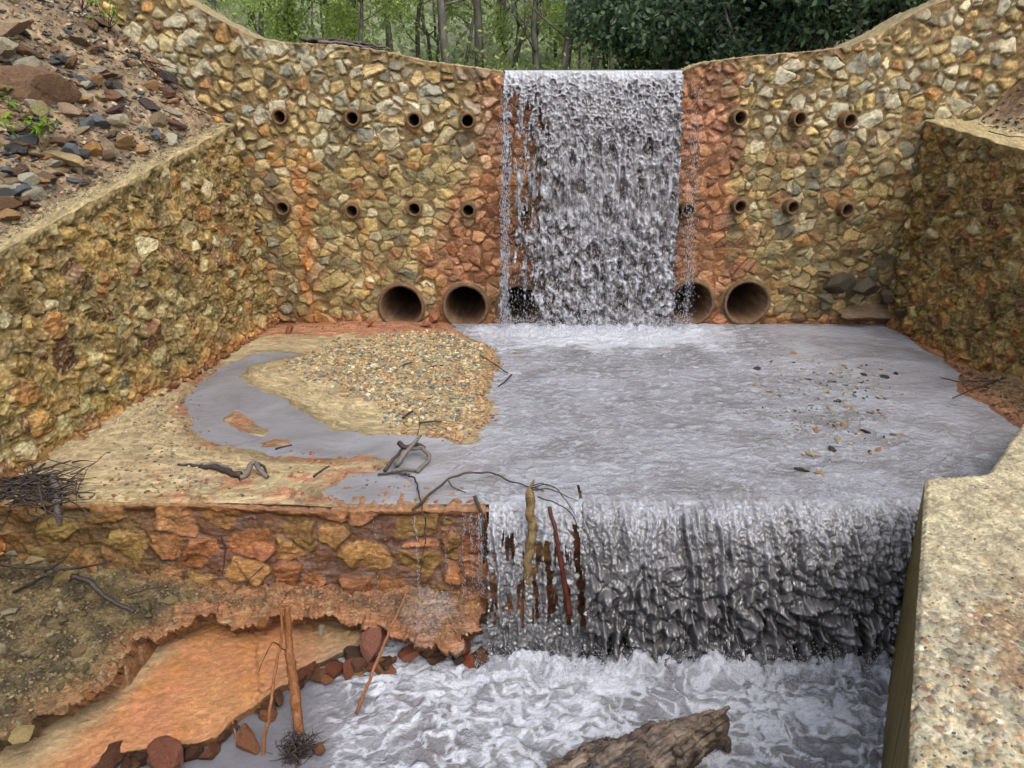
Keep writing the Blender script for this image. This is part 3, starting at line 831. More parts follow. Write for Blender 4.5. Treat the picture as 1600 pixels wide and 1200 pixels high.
# ================================================================== generic builders for the rest
def slab_obj(name, poly2, zf, thick, res, colf, mat, shift=(0, 0), side_mat=None, parent=None, edge_round=.03, jag=0, jag_max=5.98):
    if jag:
        Q = []
        for i in range(len(poly2)):
            a = np.array(poly2[i]); b = np.array(poly2[(i + 1) % len(poly2)]); L = np.linalg.norm(b - a); m = max(1, int(L / .03))
            for j in range(m): Q.append(a + (b - a) * j / m)
        Q = np.array(Q); ox = fbm(Q[:, 0] / .22, Q[:, 1] / .22, 211, 3, .5) * jag; oy = fbm(Q[:, 0] / .22, Q[:, 1] / .22, 223, 3, .5) * jag
        poly2 = [tuple(q) for q in np.stack([Q[:, 0] + ox, np.minimum(Q[:, 1] + oy, jag_max)], -1)]
    xs = [p[0] for p in poly2]; ys = [p[1] for p in poly2]
    ax = np.arange(min(xs) - res, max(xs) + res, res); ay = np.arange(min(ys) - res, max(ys) + res, res)
    X, Y = np.meshgrid(ax, ay)
    d, dx, dy = sdf(X, Y, poly2)
    kv = d < res * .75
    snap = kv & (d > -res * .45)
    X = np.where(snap, X - dx, X); Y = np.where(snap, Y - dy, Y)
    Z = zf(X, Y) - edge_round * sstep(edge_round * 1.6, 0, -np.minimum(d, 0)) ** 2
    keep = kv[:-1, :-1] & kv[1:, :-1] & kv[:-1, 1:] & kv[1:, 1:]
    F = grid_faces(len(ay), len(ax), keep)
    C = colf(X, Y, -d)
    V, F, C = compact(np.stack([X, Y, Z], -1).reshape(-1, 3), F, C.reshape(-1, C.shape[-1]))
    # boundary edges
    E = np.concatenate([F[:, [0, 1]], F[:, [1, 2]], F[:, [2, 3]], F[:, [3, 0]]])
    key = np.sort(E, 1); kk = key[:, 0].astype(np.int64) * len(V) + key[:, 1]
    u, inv, cnt = np.unique(kk, return_inverse=True, return_counts=True)
    B = E[cnt[inv] == 1]
    n = len(V); bv = np.unique(B); mp = {int(v): i for i, v in enumerate(bv)}
    rows = [V[bv]]; lev = [0.0, .06, .3, .65, 1.0]
    allV = [V]; allC = [C]; nf = [F]; mi = [np.zeros(len(F))]
    prev = bv; off = n
    for k, l in enumerate(lev[1:]):
        W = V[bv].copy(); W[:, 2] = V[bv][:, 2] - thick * l
        wob = fbm(W[:, 0] / .12 + W[:, 2] * 3, W[:, 1] / .12 + W[:, 2] * 5, 5 + k, 3) * min(.035, thick * .2) * (0 if l == .06 else 1)
        W[:, 0] += shift[0] * l + wob; W[:, 1] += shift[1] * l + wob
        cur = np.arange(len(bv)) + off
        a = np.array([mp[int(v)] for v in B[:, 0]]); b = np.array([mp[int(v)] for v in B[:, 1]])
        pv = prev
        nf.append(np.stack([pv[b], pv[a], cur[a], cur[b]], -1)); mi.append(np.ones(len(a)) * (1 if side_mat else 0))
        allV.append(W); allC.append(C[bv] * .9); prev = cur; off += len(bv)
    me = mesh_np(name, np.concatenate(allV), np.concatenate(nf), np.concatenate(allC))
    o = link(name, me, mat, parent)
    if side_mat:
        me.materials.append(side_mat); me.polygons.foreach_set('material_index', np.concatenate(mi).astype(np.int32))
    return o

def tube_data(paths, seg=7, rough=0.0, groove=0.0, sd=0):
    Vs, Fs, off = [], [], 0
    for pi, (pts, rad) in enumerate(paths):
        pts = np.array([tuple(p) for p in pts], float); rad = np.array(rad, float); n = len(pts)
        tan = np.gradient(pts, axis=0); tan /= np.maximum(np.linalg.norm(tan, axis=1, keepdims=True), 1e-9)
        up = np.array([0, 0, 1.0]) if abs(tan[0][2]) < .9 else np.array([1.0, 0, 0])
        a = np.cross(tan[0], up); a /= np.linalg.norm(a)
        ang = np.arange(seg) / seg * 2 * PI
        ring = []
        for i in range(n):
            a = a - tan[i] * np.dot(a, tan[i]); a /= max(np.linalg.norm(a), 1e-9)
            b = np.cross(tan[i], a)
            rr = rad[i] * np.ones(seg)
            if groove: rr = rr * (1 + groove * fbm(np.cos(ang + i * .012) * 4.2 + pi * 3.1, np.sin(ang + i * .012) * 4.2 + i * .022, sd + 3, 5, .62))
            if rough: rr = rr * (1 + rough * fbm(np.cos(ang) * 1.3 + i * .45 + pi * 7, np.sin(ang) * 1.3 + i * .31, sd, 3))
            ring.append(pts[i] + rr[:, None] * (np.cos(ang)[:, None] * a + np.sin(ang)[:, None] * b))
        V = np.concatenate(ring + [pts[:1], pts[-1:]]); m = len(V)
        k = np.arange(seg); k2 = (k + 1) % seg
        for i in range(n - 1):
            Fs.append(np.stack([i * seg + k, i * seg + k2, (i + 1) * seg + k2, (i + 1) * seg + k], -1) + off)
        Fs.append(np.stack([k2, k, np.full(seg, m - 2), np.full(seg, m - 2)], -1) + off)
        Fs.append(np.stack([(n - 1) * seg + k, (n - 1) * seg + k2, np.full(seg, m - 1), np.full(seg, m - 1)], -1) + off)
        Vs.append(V); off += m
    return np.concatenate(Vs), np.concatenate(Fs)
def poly_mesh(name, V, F, smooth=True):
    # quads whose last two indices coincide are triangles
    tri = F[:, 2] == F[:, 3]
    me = bpy.data.meshes.new(name)
    sizes = np.where(tri, 3, 4); start = np.concatenate([[0], np.cumsum(sizes)[:-1]])
    flat = F[np.arange(4)[None] < sizes[:, None]]
    me.vertices.add(len(V)); me.vertices.foreach_set('co', np.ascontiguousarray(V, np.float32).ravel())
    me.loops.add(len(flat)); me.loops.foreach_set('vertex_index', flat.astype(np.int32))
    me.polygons.add(len(F)); me.polygons.foreach_set('loop_start', start.astype(np.int32))
    me.update(calc_edges=True); me.polygons.foreach_set('use_smooth', np.full(len(F), smooth)); me.update()
    return me
def smooth_path(pts, n, wob=0.0, sd=0):
    pts = np.array([tuple(p) for p in pts], float)
    d = np.concatenate([[0], np.cumsum(np.linalg.norm(np.diff(pts, axis=0), axis=1))]); t = np.linspace(0, d[-1], n)
    # Catmull-like smoothing: interpolate then blur a little
    P = np.stack([np.interp(t, d, pts[:, k]) for k in range(3)], -1)
    for _ in range(3):
        P[1:-1] = (P[:-2] + 2 * P[1:-1] + P[2:]) / 4
    if wob:
        for k in range(3): P[:, k] += wob * noise(t / .12 + k * 9, t * 0 + sd * 1.7, sd + k)
    return P
def stick(name, pts, r0, r1, mat, parent=None, n=None, wob=.012, seg=9, rough=.25, groove=0, sd=1, profile=None):
    L = sum((Vector(pts[i + 1]) - Vector(pts[i])).length for i in range(len(pts) - 1))
    n = n or max(8, int(L / .03)); P = smooth_path(pts, n, wob, sd)
    R = np.interp(np.linspace(0, 1, n), *profile) if profile else np.linspace(r0, r1, n)
    V, F = tube_data([(P, R)], seg, rough, groove, sd)
    return link(name, poly_mesh(name, V, F), mat, parent)
def px(*a):
    """(x, y, 'z'|'y', value) photo point on a horizontal or a facing plane"""
    return PZ(a[0], a[1], a[3]) if a[2] == 'z' else PY(a[0], a[1], a[3])

def rock_proto(sd, flat=1.0, planes=13, sub=3, rough=.15):
    rg = np.random.default_rng(sd)
    bm = bmesh.new(); bmesh.ops.create_icosphere(bm, subdivisions=sub, radius=1.0)
    D = rg.normal(size=(planes, 3)); D /= np.linalg.norm(D, axis=1, keepdims=True); R = rg.uniform(.48, .84, planes)
    for v in bm.verts:
        d = np.array(v.co); k = D @ d
        r = min(1.0, *(R[k > .05] / k[k > .05])) if (k > .05).any() else 1.0
        v.co = d * r
    co = np.array([v.co for v in bm.verts])
    dn = fbm(co[:, 0] * 2 + sd, co[:, 1] * 2 + co[:, 2] * 1.7, sd, 5, .6) * rough
    for v, q in zip(bm.verts, dn):
        v.co = v.co * (1 + q); v.co.z *= flat
    me = bpy.data.meshes.new('rock'); bm.to_mesh(me); bm.free()
    for p in me.polygons: p.use_smooth = False
    me.materials.append(M_ROCK)
    try:
        bmx = bmesh.new(); bmx.from_mesh(me)
        for f in bmx.faces: f.smooth = True
        for e in bmx.edges:
            if len(e.link_faces) == 2 and e.calc_face_angle() > .28: e.smooth = False
        bmx.to_mesh(me); bmx.free()
    except Exception: pass
    return me
ROCKS = [rock_proto(500 + i, (1, .8, .65, .5, .9, .7)[i % 6], 16 + i % 7, 4) for i in range(12)]
def rock(loc, size, colr, proto=None, rot=None, scl=(1, 1, 1), name='rock', sink=.35):
    me = ROCKS[proto if proto is not None else random.randrange(len(ROCKS))]
    o = bpy.data.objects.new(name, me); COL.objects.link(o)
    o.scale = (size * scl[0], size * scl[1], size * scl[2])
    o.rotation_euler = rot if rot else (random.uniform(-.4, .4), random.uniform(-.4, .4), random.uniform(0, 6.28))
    o.location = (loc[0], loc[1], loc[2] + size * scl[2] * (.6 - sink))
    o.color = (*colr, 1)
    return o
def pebbles(name, P, size, cols, label, cat, flat=.6, seed=1):
    rg = np.random.default_rng(seed)
    bm = bmesh.new(); bmesh.ops.create_icosphere(bm, subdivisions=1, radius=1.0)
    bm.verts.ensure_lookup_table(); T = np.array([v.co[:] for v in bm.verts]); TF = np.array([[v.index for v in f.verts] for f in bm.faces]); bm.free()
    n = len(P); s = size
    R = rg.uniform(.55, 1.15, (n, len(T)))
    A = rg.uniform(0, 2 * PI, n); ca, sa = np.cos(A), np.sin(A)
    asp = rg.uniform(.6, 1.0, n); fl = rg.uniform(.35, .8, n) * flat / .6
    B = T[None] * R[..., None]; bx = B[..., 0] * s[:, None]; by = B[..., 1] * (s * asp)[:, None]; bz = B[..., 2] * (s * fl)[:, None]
    tl = rg.normal(0, .3, n)[:, None]; bz = bz + bx * tl
    V = np.stack([bx * ca[:, None] - by * sa[:, None], bx * sa[:, None] + by * ca[:, None], bz], -1) + P[:, None, :]
    F = TF[None] + (np.arange(n) * len(T))[:, None, None]
    CC = np.repeat(cols, len(T), 0)
    CC = np.concatenate([CC, np.full((len(CC), 1), .45)], 1)
    me = mesh_np(name, V.reshape(-1, 3), F.reshape(-1, 3), CC, smooth=False)
    o = link(name, me, M_PEB); tag(o, label, cat, None, 'stuff'); return o

# ================================================================== WEIR (stone sill carrying the pool)
def weir_f(u, v, top):
    h, col, ins, r = wall_relief(u, v, .31, 33, [(c(176, 140, 76), 3), (c(150, 130, 72), 2), (c(186, 116, 72), 3), (c(196, 136, 100), 2), (c(160, 96, 62), 2)],
                                 (.004, .025), .055, 1.3, c(142, 96, 62), np.full(u.shape, .004), .03, chop=1.2)
    t = sstep(-3.9, -2.9, u + .3 * fbm(u / .3, v / .3, 19, 3))[..., None]
    lum = col.mean(-1, keepdims=True)
    yel = c(150, 124, 72) * (lum / .24) ** .8; red = c(168, 104, 66) * (lum / .24) ** .8
    col = mix(mix(col, yel, .6), mix(col, red, .5), t)
    gm = (1 - ins)[..., None] * t; col = mix(col, mix(c(112, 76, 58), c(150, 126, 122), sstep(-.2, .3, fbm(u / .15, v / .1, 77, 4))[..., None]), gm * .4)
    h = h + fbm(u / .3, v / .3, 21, 5, .6) * .04 + fbm(u / .05, v / .05, 22, 3) * .012
    te = sstep(.10, .0, top - v)
    h = mix(h, .05 + fbm(u / .15, v / .15, 29, 4) * .04, te)
    col = mix(col, c(178, 118, 74)[None, None] * (1 + .3 * fbm(u / .05, v / .05, 27, 3))[..., None], (te * .8)[..., None])
    return h, np.clip(col, .004, .9), np.full(u.shape, .55)
WU = np.arange(-7.0, 4.6, .014)
weir = masonry_strip('weir_wall', lambda u, v: (u, v * 0 + 5.90, v), (0, -1), WU, np.linspace(0, 1, 130),
                     lambda u: np.where(u < -.25, -.028 + .026 * fbm(u / .10, u * 0, 3, 5, .65), -.20) + sstep(-2.0, -3.0, u) * .06, {'v0': -1.7, 'f': weir_f}, back=.35, coping=mix(c(176, 146, 98)[None], c(170, 122, 86)[None], sstep(-3.6, -2.2, WU + .5 * noise(WU / .3, WU * 0, 8))[:, None]))
tag(weir, 'low rust-orange rubble sill wall across the front of the pool', 'wall')

# thin trickles over the bare part of the sill
TRK = ((-.30, .022, 500), (-.38, .012, 160), (-.46, .012, 120), (-.62, .012, 60), (-.9, .008, 150), (-1.3, .008, 40))
def trick(n):
    L = []
    for (tx, w, m) in TRK:
        t = RNG.random(m); tt = t * .9
        L.append(np.stack([tx + .02 * noise(tt / .2, tt * 0 + tx * 9, 3) + RNG.normal(0, w, m), 5.80 - .06 * t + RNG.normal(0, .006, m), -.02 - tt], -1))
    return np.concatenate(L)
o = droplets('water', 0, trick, M_SPRAY, (.001, .003), 9); o['kind'] = 'structure'

# ================================================================== ERODED BANK AND LEDGE (lower left)
bank_px = [(-700, 850), (-700, 1400), (-200, 1400), (-60, 1190), (20, 1150), (70, 1120), (120, 1100), (165, 1078), (190, 1045), (215, 1012), (250, 990), (290, 980), (330, 965), (365, 978), (400, 970),
           (440, 966), (480, 972), (520, 960), (560, 966), (600, 975), (625, 985), (655, 1000), (690, 1003), (722, 1000), (745, 975), (752, 930), (750, 860)]
bank_poly = [tuple(PZ(x, y, -1.03))[:2] for x, y in bank_px[1:-1]]
bank_poly = [(-7.5, 5.98)] + bank_poly + [(-.28, 5.98)]
def bank_z(X, Y):
    base = np.interp(5.9 - Y, [0, .12, .5, .9, 1.4, 3], [-.90, -.95, -1.02, -1.05, -1.10, -1.2])
    left = sstep(-2.6, -4.4, X)
    base = base + left * (.24 + .12 * sstep(5.9, 5.2, Y) * 0) + .12 * sstep(-4.2, -5.5, X)
    ledge = sstep(-2.0, -1.4, X)
    base = base - ledge * .04
    return base + fbm(X / .55, Y / .4, 41, 5, .55) * .20 * (.35 + .65 * sstep(5.9, 5.6, Y)) * (1 - .5 * ledge) + (np.abs(fbm(X / .13, Y / .11, 43, 5, .65))) * .15 + fbm(X / .03, Y / .03, 45, 2) * .016 + np.minimum(cells(X, Y, .045, 46, 1.1, .95, .6)[0], .012) * .9
def bank_c(X, Y, d):
    n = fbm(X / .5, Y / .5, 47, 4)
    red = sstep(-3.35, -2.6, X + .8 * n)
    col = mix(mix(c(126, 104, 62), c(84, 70, 46), sstep(-.2, .25, fbm(X / .25, Y / .2, 471, 4))[..., None]), mix(c(162, 108, 62), c(104, 76, 50), sstep(-.25, .25, fbm(X / .2, Y / .12, 473, 4))[..., None]), red[..., None])
    near = sstep(.22, .03, d + .1 * n) * sstep(-4.2, -3.2, X)
    col = mix(col, c(190, 112, 50)[None, None], near[..., None] * .6)
    fl = sstep(.45, .6, noise(X / .09, Y / .09, 77)); col = mix(col, c(176, 160, 120)[None, None], fl[..., None] * .5)
    gr = sstep(-1.5, -.7, X) * sstep(-.1, .3, n)
    col = mix(col, c(168, 150, 142)[None, None], gr[..., None] * .6)
    col = col * (1 + .3 * fbm(X / .06, Y / .06, 49, 4))[..., None] * (1 + .28 * fbm(X / .018, Y / .018, 51, 2))[..., None]
    return np.concatenate([np.clip(col, .01, .9), np.full(X.shape + (1,), .35)], -1)
bank = slab_obj('ground', bank_poly, bank_z, .12, .013, bank_c, M_GROUND, shift=(0, .10), edge_round=.07, jag=.16)
bank['kind'] = 'structure'
# deeper bank behind the overhang so that it is solid
back_poly = [(x, min(5.95, y + .30)) for x, y in bank_poly]
bb = slab_obj('ground', back_poly, lambda X, Y: bank_z(X, Y) - .15, 1.2, .04, bank_c, M_GROUND); bb['kind'] = 'structure'

slab_px = [(-400, 1420), (-60, 1190), (10, 1135), (100, 1090), (150, 1055), (215, 985), (300, 935), (440, 925), (540, 930), (585, 962), (578, 990), (556, 1008), (520, 1022), (482, 1040), (468, 1062), (440, 1066),
           (418, 1080), (396, 1102), (362, 1120), (338, 1146), (300, 1158), (262, 1160), (225, 1168), (172, 1176), (140, 1196), (112, 1235), (60, 1300), (-60, 1420)]
slab_poly = [tuple(PZ(x, y, -1.28))[:2] for x, y in slab_px]
def slab_z(X, Y):
    return -1.28 + .012 * fbm(X / .5, Y / .4, 61, 4) + .012 * fbm(X / .08, Y / .06, 63, 4) - .02 * np.exp(-((X + 2.25 + .4 * (Y - 5.0) + .04 * noise(X / .08, Y / .08, 3)) / .008) ** 2) * sstep(4.6, 4.8, Y)
def slab_c(X, Y, d):
    n = fbm(X / .4, Y / .25, 65, 4)
    t = sstep(-2.3, -1.6, X + .3 * n)
    col = mix(c(196, 124, 70)[None, None], c(176, 138, 98)[None, None], t[..., None])
    o = sstep(.0, .35, fbm((X + Y * .5) / .35, (Y - X * .6) / .9, 67, 4)) * sstep(-1.8, -2.6, X)
    col = mix(col, c(200, 124, 46)[None, None], o[..., None] * .7)
    pale = sstep(-3.35, -3.7, X - .3 * (Y - 4.5) + .2 * n)
    col = mix(col, c(190, 158, 116)[None, None], pale[..., None])
    col = col * (1 + .22 * fbm(X / .05, Y / .05, 69, 4))[..., None]
    return np.concatenate([np.clip(col, .01, .9), np.full(X.shape + (1,), .8)], -1)
slab = slab_obj('broken_slab', slab_poly, slab_z, .11, .012, slab_c, M_SLAB, shift=(.02, .05), jag=.03)
tag(slab, 'large broken orange-stained concrete slab tilted under the undercut bank at lower left', 'slab')
# bed under everything
bed_me = mesh_np('ground', np.array([(-40, -6, -2.2), (40, -6, -2.2), (40, 14, -2.2), (-40, 14, -2.2)]), np.array([(0, 1, 2, 3)]), np.array([c(120, 96, 60)] * 4))
bed = link('ground', bed_me, M_GROUND); bed['kind'] = 'structure'

# ================================================================== RIGHT PIER
TZ = .5
pA = PZ(1446, 746, TZ); pN = PZ(1420, 1200, TZ); pB = PZ(1545, 738, TZ); pC = PZ(1600, 657, TZ)
nd = (pN - pA)
pier_poly = [tuple(pA + nd * 1.45)[:2], tuple(pA)[:2], tuple(pB)[:2], tuple(pC)[:2], (5.9, 7.25), (5.9, 5.5), (4.3, 3.0), (3.4, .9)]
def pier_z(X, Y):
    bumps = fbm(X / .4, Y / .4, 81, 4) * .04
    d, rx, ry_, r = cells(X + fbm(X / .03, Y / .03, 9, 2) * .01, Y + fbm(X / .03, Y / .03, 8, 2) * .01, .042, 83, 1.1, .95, .7)
    peb = np.clip(np.minimum(d - .004, .010) / .010, 0, 1) * (r[0] > .45) * .010
    far = sstep(3.6, 4.6, Y + .5 * fbm(X / .3, Y / .3, 85, 3))
    lay = np.abs(fbm(X / .16, Y / .07, 87, 6, .68)) * .06
    return TZ - .02 + bumps + peb * (1 - far) + lay * far + fbm(X / .02, Y / .02, 88, 2) * .004
def pier_c(X, Y, d0):
    d, rx, ry_, r = cells(X + fbm(X / .03, Y / .03, 9, 2) * .01, Y + fbm(X / .03, Y / .03, 8, 2) * .01, .042, 83, 1.1, .95, .7)
    far = sstep(3.6, 4.6, Y + .5 * fbm(X / .3, Y / .3, 85, 3))
    n = fbm(X / .35, Y / .35, 89, 4)
    base = mix(c(184, 172, 140)[None, None], c(150, 116, 78)[None, None], (sstep(-.05, .3, n + .15 * sstep(.25, .55, d0)) * (1 - far) * sstep(.08, .35, d0))[..., None])
    base = mix(base, c(192, 174, 132)[None, None], far[..., None] * .8)
    pc = palcol([(c(150, 140, 120), 3), (c(200, 180, 140), 3), (c(184, 134, 92), 1.2), (c(110, 104, 98), 3), (c(214, 206, 190), 1.5), (c(140, 90, 66), 1.5), (c(176, 150, 104), 3)], r[1])
    m = (sstep(.002, .006, d) * (r[0] > .45))[..., None] * (1 - far[..., None] * .85)
    col = mix(base, pc, m * .8)
    d2, _, _, r2 = cells(X, Y, .016, 93, 1.1, .95, .5)
    pc2 = palcol([(c(190, 176, 150), 3), (c(120, 110, 96), 3), (c(170, 130, 86), 2), (c(222, 214, 196), 1)], r2[1])
    col = mix(col, pc2, (sstep(.001, .003, d2) * (r2[0] > .5))[..., None] * .55 * (1 - m) * (1 - far[..., None] * .6))
    col = col * (1 + .35 * fbm(X / .04, Y / .04, 95, 5, .65))[..., None]
    pit = sstep(.30, .5, fbm(X / .06, Y / .035, 87, 4, .65)); col = col * (1 - .55 * pit)[..., None]  # shade of small pits painted as dark spots in the colour
    rust = sstep(.15, .45, fbm(X / .3, Y / .3, 99, 4)) * sstep(.15, .5, d0); col = mix(col, c(168, 112, 62)[None, None] * (1 + .3 * n)[..., None], rust[..., None] * .4)
    return np.concatenate([np.clip(col, .01, .9), np.full(X.shape + (1,), .15)], -1)
pier_back = [(5.92, 7.1), (6.1, 7.65), (8.8, 7.75), (8.8, .9), (3.42, .9), (4.32, 3.0), (5.92, 5.5)]
def form_mat():
    t = NT('board_marked_concrete')
    st = t.stretch(3, 3, .5); n = t.noise(3, 5, .6, vec=st); n2 = t.noise(60, 3, .6)
    t.set('Base Color', t.mixc(t.maprange(n2, .3, .8, 0, .6), t.ramp(n, [(.3, tuple(c(112, 98, 54))), (.7, tuple(c(158, 142, 92)))]), tuple(c(120, 104, 70))))
    t.set('Roughness', .7); t.set('Normal', t.bump(n2, .5, .004)); return t.m
pier = slab_obj('concrete_pier', pier_poly, pier_z, 2.3, .0078, pier_c, M_CONC, shift=(.09, 0), side_mat=form_mat(), edge_round=.025)
slab_obj('rear_part', pier_back, pier_z, 2.3, .04, pier_c, M_CONC, parent=pier)
tag(pier, 'pale pebbly concrete wall top with a smooth olive side at the right edge', 'wall')

# ================================================================== SIDE TERRAIN
def grid_terrain(x0, x1, y0, y1, res, zf, cf, mat, keepf=None):
    X, Y = np.meshgrid(np.arange(x0, x1, res), np.arange(y0, y1, res))
    Z = zf(X, Y); C = cf(X, Y, Z); k = None
    if keepf is not None: k = keepf(X, Y)[:-1, :-1]
    V, F, C = compact(np.stack([X, Y, Z], -1).reshape(-1, 3), grid_faces(X.shape[0], X.shape[1], k), C.reshape(-1, 4))
    o = link('terrain', mesh_np('terrain', V, F, C), mat); o['kind'] = 'structure'; return o
def scree_z(x, Y):
    e = wingL_x(Y) - .17 - x
    return wingL_top(Y) - .05 + np.where(e > 0, e * (.62 + .42 * sstep(6, 11.5, Y)) + .05 * sstep(0, .3, e), e * .3) * 1.0 + fbm(x / .6, Y / .6, 121, 4) * .10 * sstep(0, .8, e) + fbm(x / .09, Y / .09, 123, 3) * .012
def scree_c(X, Y, Z):
    n = fbm(X / .5, Y / .5, 125, 4)
    col = mix(c(162, 134, 98)[None, None], c(126, 104, 78)[None, None], sstep(-.2, .3, n)[..., None])
    col = col * (1 + .3 * fbm(X / .05, Y / .05, 127, 4))[..., None]
    return np.concatenate([np.clip(col, .01, .9), np.full(X.shape + (1,), .2)], -1)
grid_terrain(-13, -4.5, 2.0, 12.08, .03, scree_z, scree_c, M_GROUND, lambda X, Y: X < wingL_x(Y) - .2)
def right_z(x, Y):
    e = x - (wingR_x(Y) + .5)
    return wingR_top(Y) - .03 + np.clip(e - .35, 0, 9) * .95 * sstep(9.0, 11, Y) + np.clip(e, 0, 9) * .12 + fbm(x / .5, Y / .5, 131, 4) * .07 * sstep(0, .6, e) + fbm(x / .08, Y / .08, 133, 3) * .012
def right_c(X, Y, Z):
    e = X - (wingR_x(Y) + .5)
    n = fbm(X / .4, Y / .4, 135, 4)
    col = mix(c(196, 172, 126)[None, None], c(124, 88, 58)[None, None], sstep(.15, .75, e + .3 * n)[..., None])
    col = col * (1 + .3 * fbm(X / .05, Y / .05, 137, 4))[..., None]
    return np.concatenate([np.clip(col, .01, .9), np.full(X.shape + (1,), .2)], -1)
grid_terrain(6.85, 13, 5.0, 12.08, .03, right_z, right_c, M_GROUND)

def hill_z(x, Y):
    return 3.75 + np.interp(Y, [12, 18, 24, 30, 40, 55, 90, 160], [0, 0, .25, .9, 4.2, 11, 32, 80]) + np.clip(np.abs(x - 1) - 6 - (Y - 12) * .12, 0, 80) * .55 + fbm(x / 6, Y / 6, 141, 4) * .8 * sstep(18, 26, Y)
def hill_c(X, Y, Z):
    n = fbm(X / 3, Y / 3, 143, 4)
    col = mix(c(150, 152, 118)[None, None], c(150, 170, 108)[None, None], sstep(-.2, .3, n)[..., None])
    return np.concatenate([np.clip(col * (1 + .4 * fbm(X / .6, Y / .6, 147, 3))[..., None], .01, .9), np.zeros(X.shape + (1,))], -1)
grid_terrain(-90, 90, 12.95, 150, .7, hill_z, hill_c, M_GROUND)

# ================================================================== FOREST BEHIND THE DAM
def leaf_quads(P, size, rg, flat=0.0):
    n = len(P); A = rg.normal(size=(n, 3)); A /= np.linalg.norm(A, axis=1, keepdims=True)
    B = rg.normal(size=(n, 3)); B -= A * (A * B).sum(1, keepdims=True); B /= np.linalg.norm(B, axis=1, keepdims=True)
    s = (size * rg.uniform(.6, 1.3, n))[:, None]
    V = np.stack([P - A * s, P + B * s * .5, P + A * s, P - B * s * .5], 1)
    F = np.arange(n * 4).reshape(n, 4)
    return V.reshape(-1, 3), F
def grow(rg, p, d, L, r, depth, out, tips, spread=.6, up=.15):
    n = 6; pts = [p]; dd = d.copy()
    for i in range(n):
        dd = dd + rg.normal(0, .10, 3) + np.array([0, 0, up * .15]); dd /= np.linalg.norm(dd); pts.append(pts[-1] + dd * L / n)
    out.append((pts, np.linspace(r, r * .55, n + 1)))
    if depth == 0:
        tips.extend(pts[2:]); return
    if depth <= 1: tips.extend(pts[3:])
    k = int(rg.integers(3, 5))
    for j in range(k):
        a = rg.normal(0, spread, 3); nd_ = dd + a; nd_[2] += up; nd_ /= np.linalg.norm(nd_)
        q = pts[rg.integers(3, n + 1)] if j else pts[-1]
        grow(rg, q, nd_, L * rg.uniform(.5, .72), r * rg.uniform(.35, .55), depth - 1, out, tips, spread, up)
def tree_proto(name, sd, H, r, kind):
    rg = np.random.default_rng(sd); out, tips = [], []
    if kind == 'conifer':
        pts = [np.array([0, 0, z]) for z in np.linspace(0, H, 10)]; out.append((pts, np.linspace(r, .02, 10)))
        P = []
        for z in np.linspace(H * .06, H, 60):
            w = (1 - z / H) * H * .24 + .15
            for a in rg.uniform(0, 2 * PI, 9):
                m = int(20 * (w / 2) + 6); t = rg.random(m) ** .7
                P.append(np.stack([np.cos(a) * t * w + rg.normal(0, .10, m), np.sin(a) * t * w + rg.normal(0, .10, m), z - t * w * .35 + rg.normal(0, .09, m)], -1))
        P = np.concatenate(P); ls = .10; mat = L_CON
    elif kind == 'evergreen':
        for j in range(5):
            a = rg.uniform(0, 2 * PI); grow(rg, np.array([0., 0, 0]), np.array([math.cos(a) * .5, math.sin(a) * .5, 1.0]), H * .42, r * .6, 2, out, tips, .7, .05)
        T = np.array(tips); T = T[rg.random(len(T)) < .75]
        P = np.concatenate([T + rg.normal(0, .22, T.shape) for _ in range(26)]); ls = .085; mat = L_DARK
    else:
        grow(rg, np.array([0., 0, 0]), np.array([rg.normal(0, .08), rg.normal(0, .08), 1.0]), H * .5, r, 3, out, tips, .55, .25)
        # side limbs low on the trunk
        base = out[0][0]
        for j in range(5):
            q = base[rg.integers(2, 6)]; a = rg.uniform(0, 2 * PI)
            grow(rg, np.array(q), np.array([math.cos(a), math.sin(a), .5]), H * .2, r * .25, 2, out, tips, .5, .2)
        T = np.array(tips)
        if kind == 'bare': T = T[rg.random(len(T)) < .5]; P = T + rg.normal(0, .15, T.shape); P = np.concatenate([P, T + rg.normal(0, .25, T.shape)]); ls = .045; mat = L_MID
        else: P = np.concatenate([T + rg.normal(0, .28, T.shape) for _ in range(14 if kind == 'leafy' else 6)]); ls = .06; mat = L_LIGHT
    V, F = tube_data(out, 6 if kind != 'bare' else 5)
    root = empty(name)
    link('trunk', poly_mesh('trunk', V, F), M_TRUNK, root)
    LV, LF = leaf_quads(P, ls, rg)
    link('crown', mesh_np('crown', LV, LF, smooth=False), mat, root)
    return root
PROTO = {'bare': [tree_proto('bare_tree', 601, 9, .14, 'bare'), tree_proto('bare_tree', 602, 10, .16, 'bare')],
         'leafy': [tree_proto('young_leafy_tree', 611, 7, .09, 'leafy'), tree_proto('young_leafy_tree', 612, 6, .08, 'leafy')],
         'evergreen': [tree_proto('evergreen_tree', 621, 4.6, .12, 'evergreen'), tree_proto('evergreen_tree', 622, 4.0, .10, 'evergreen')],
         'conifer': [tree_proto('conifer_tree', 631, 13, .2, 'conifer')]}
used_proto = set()
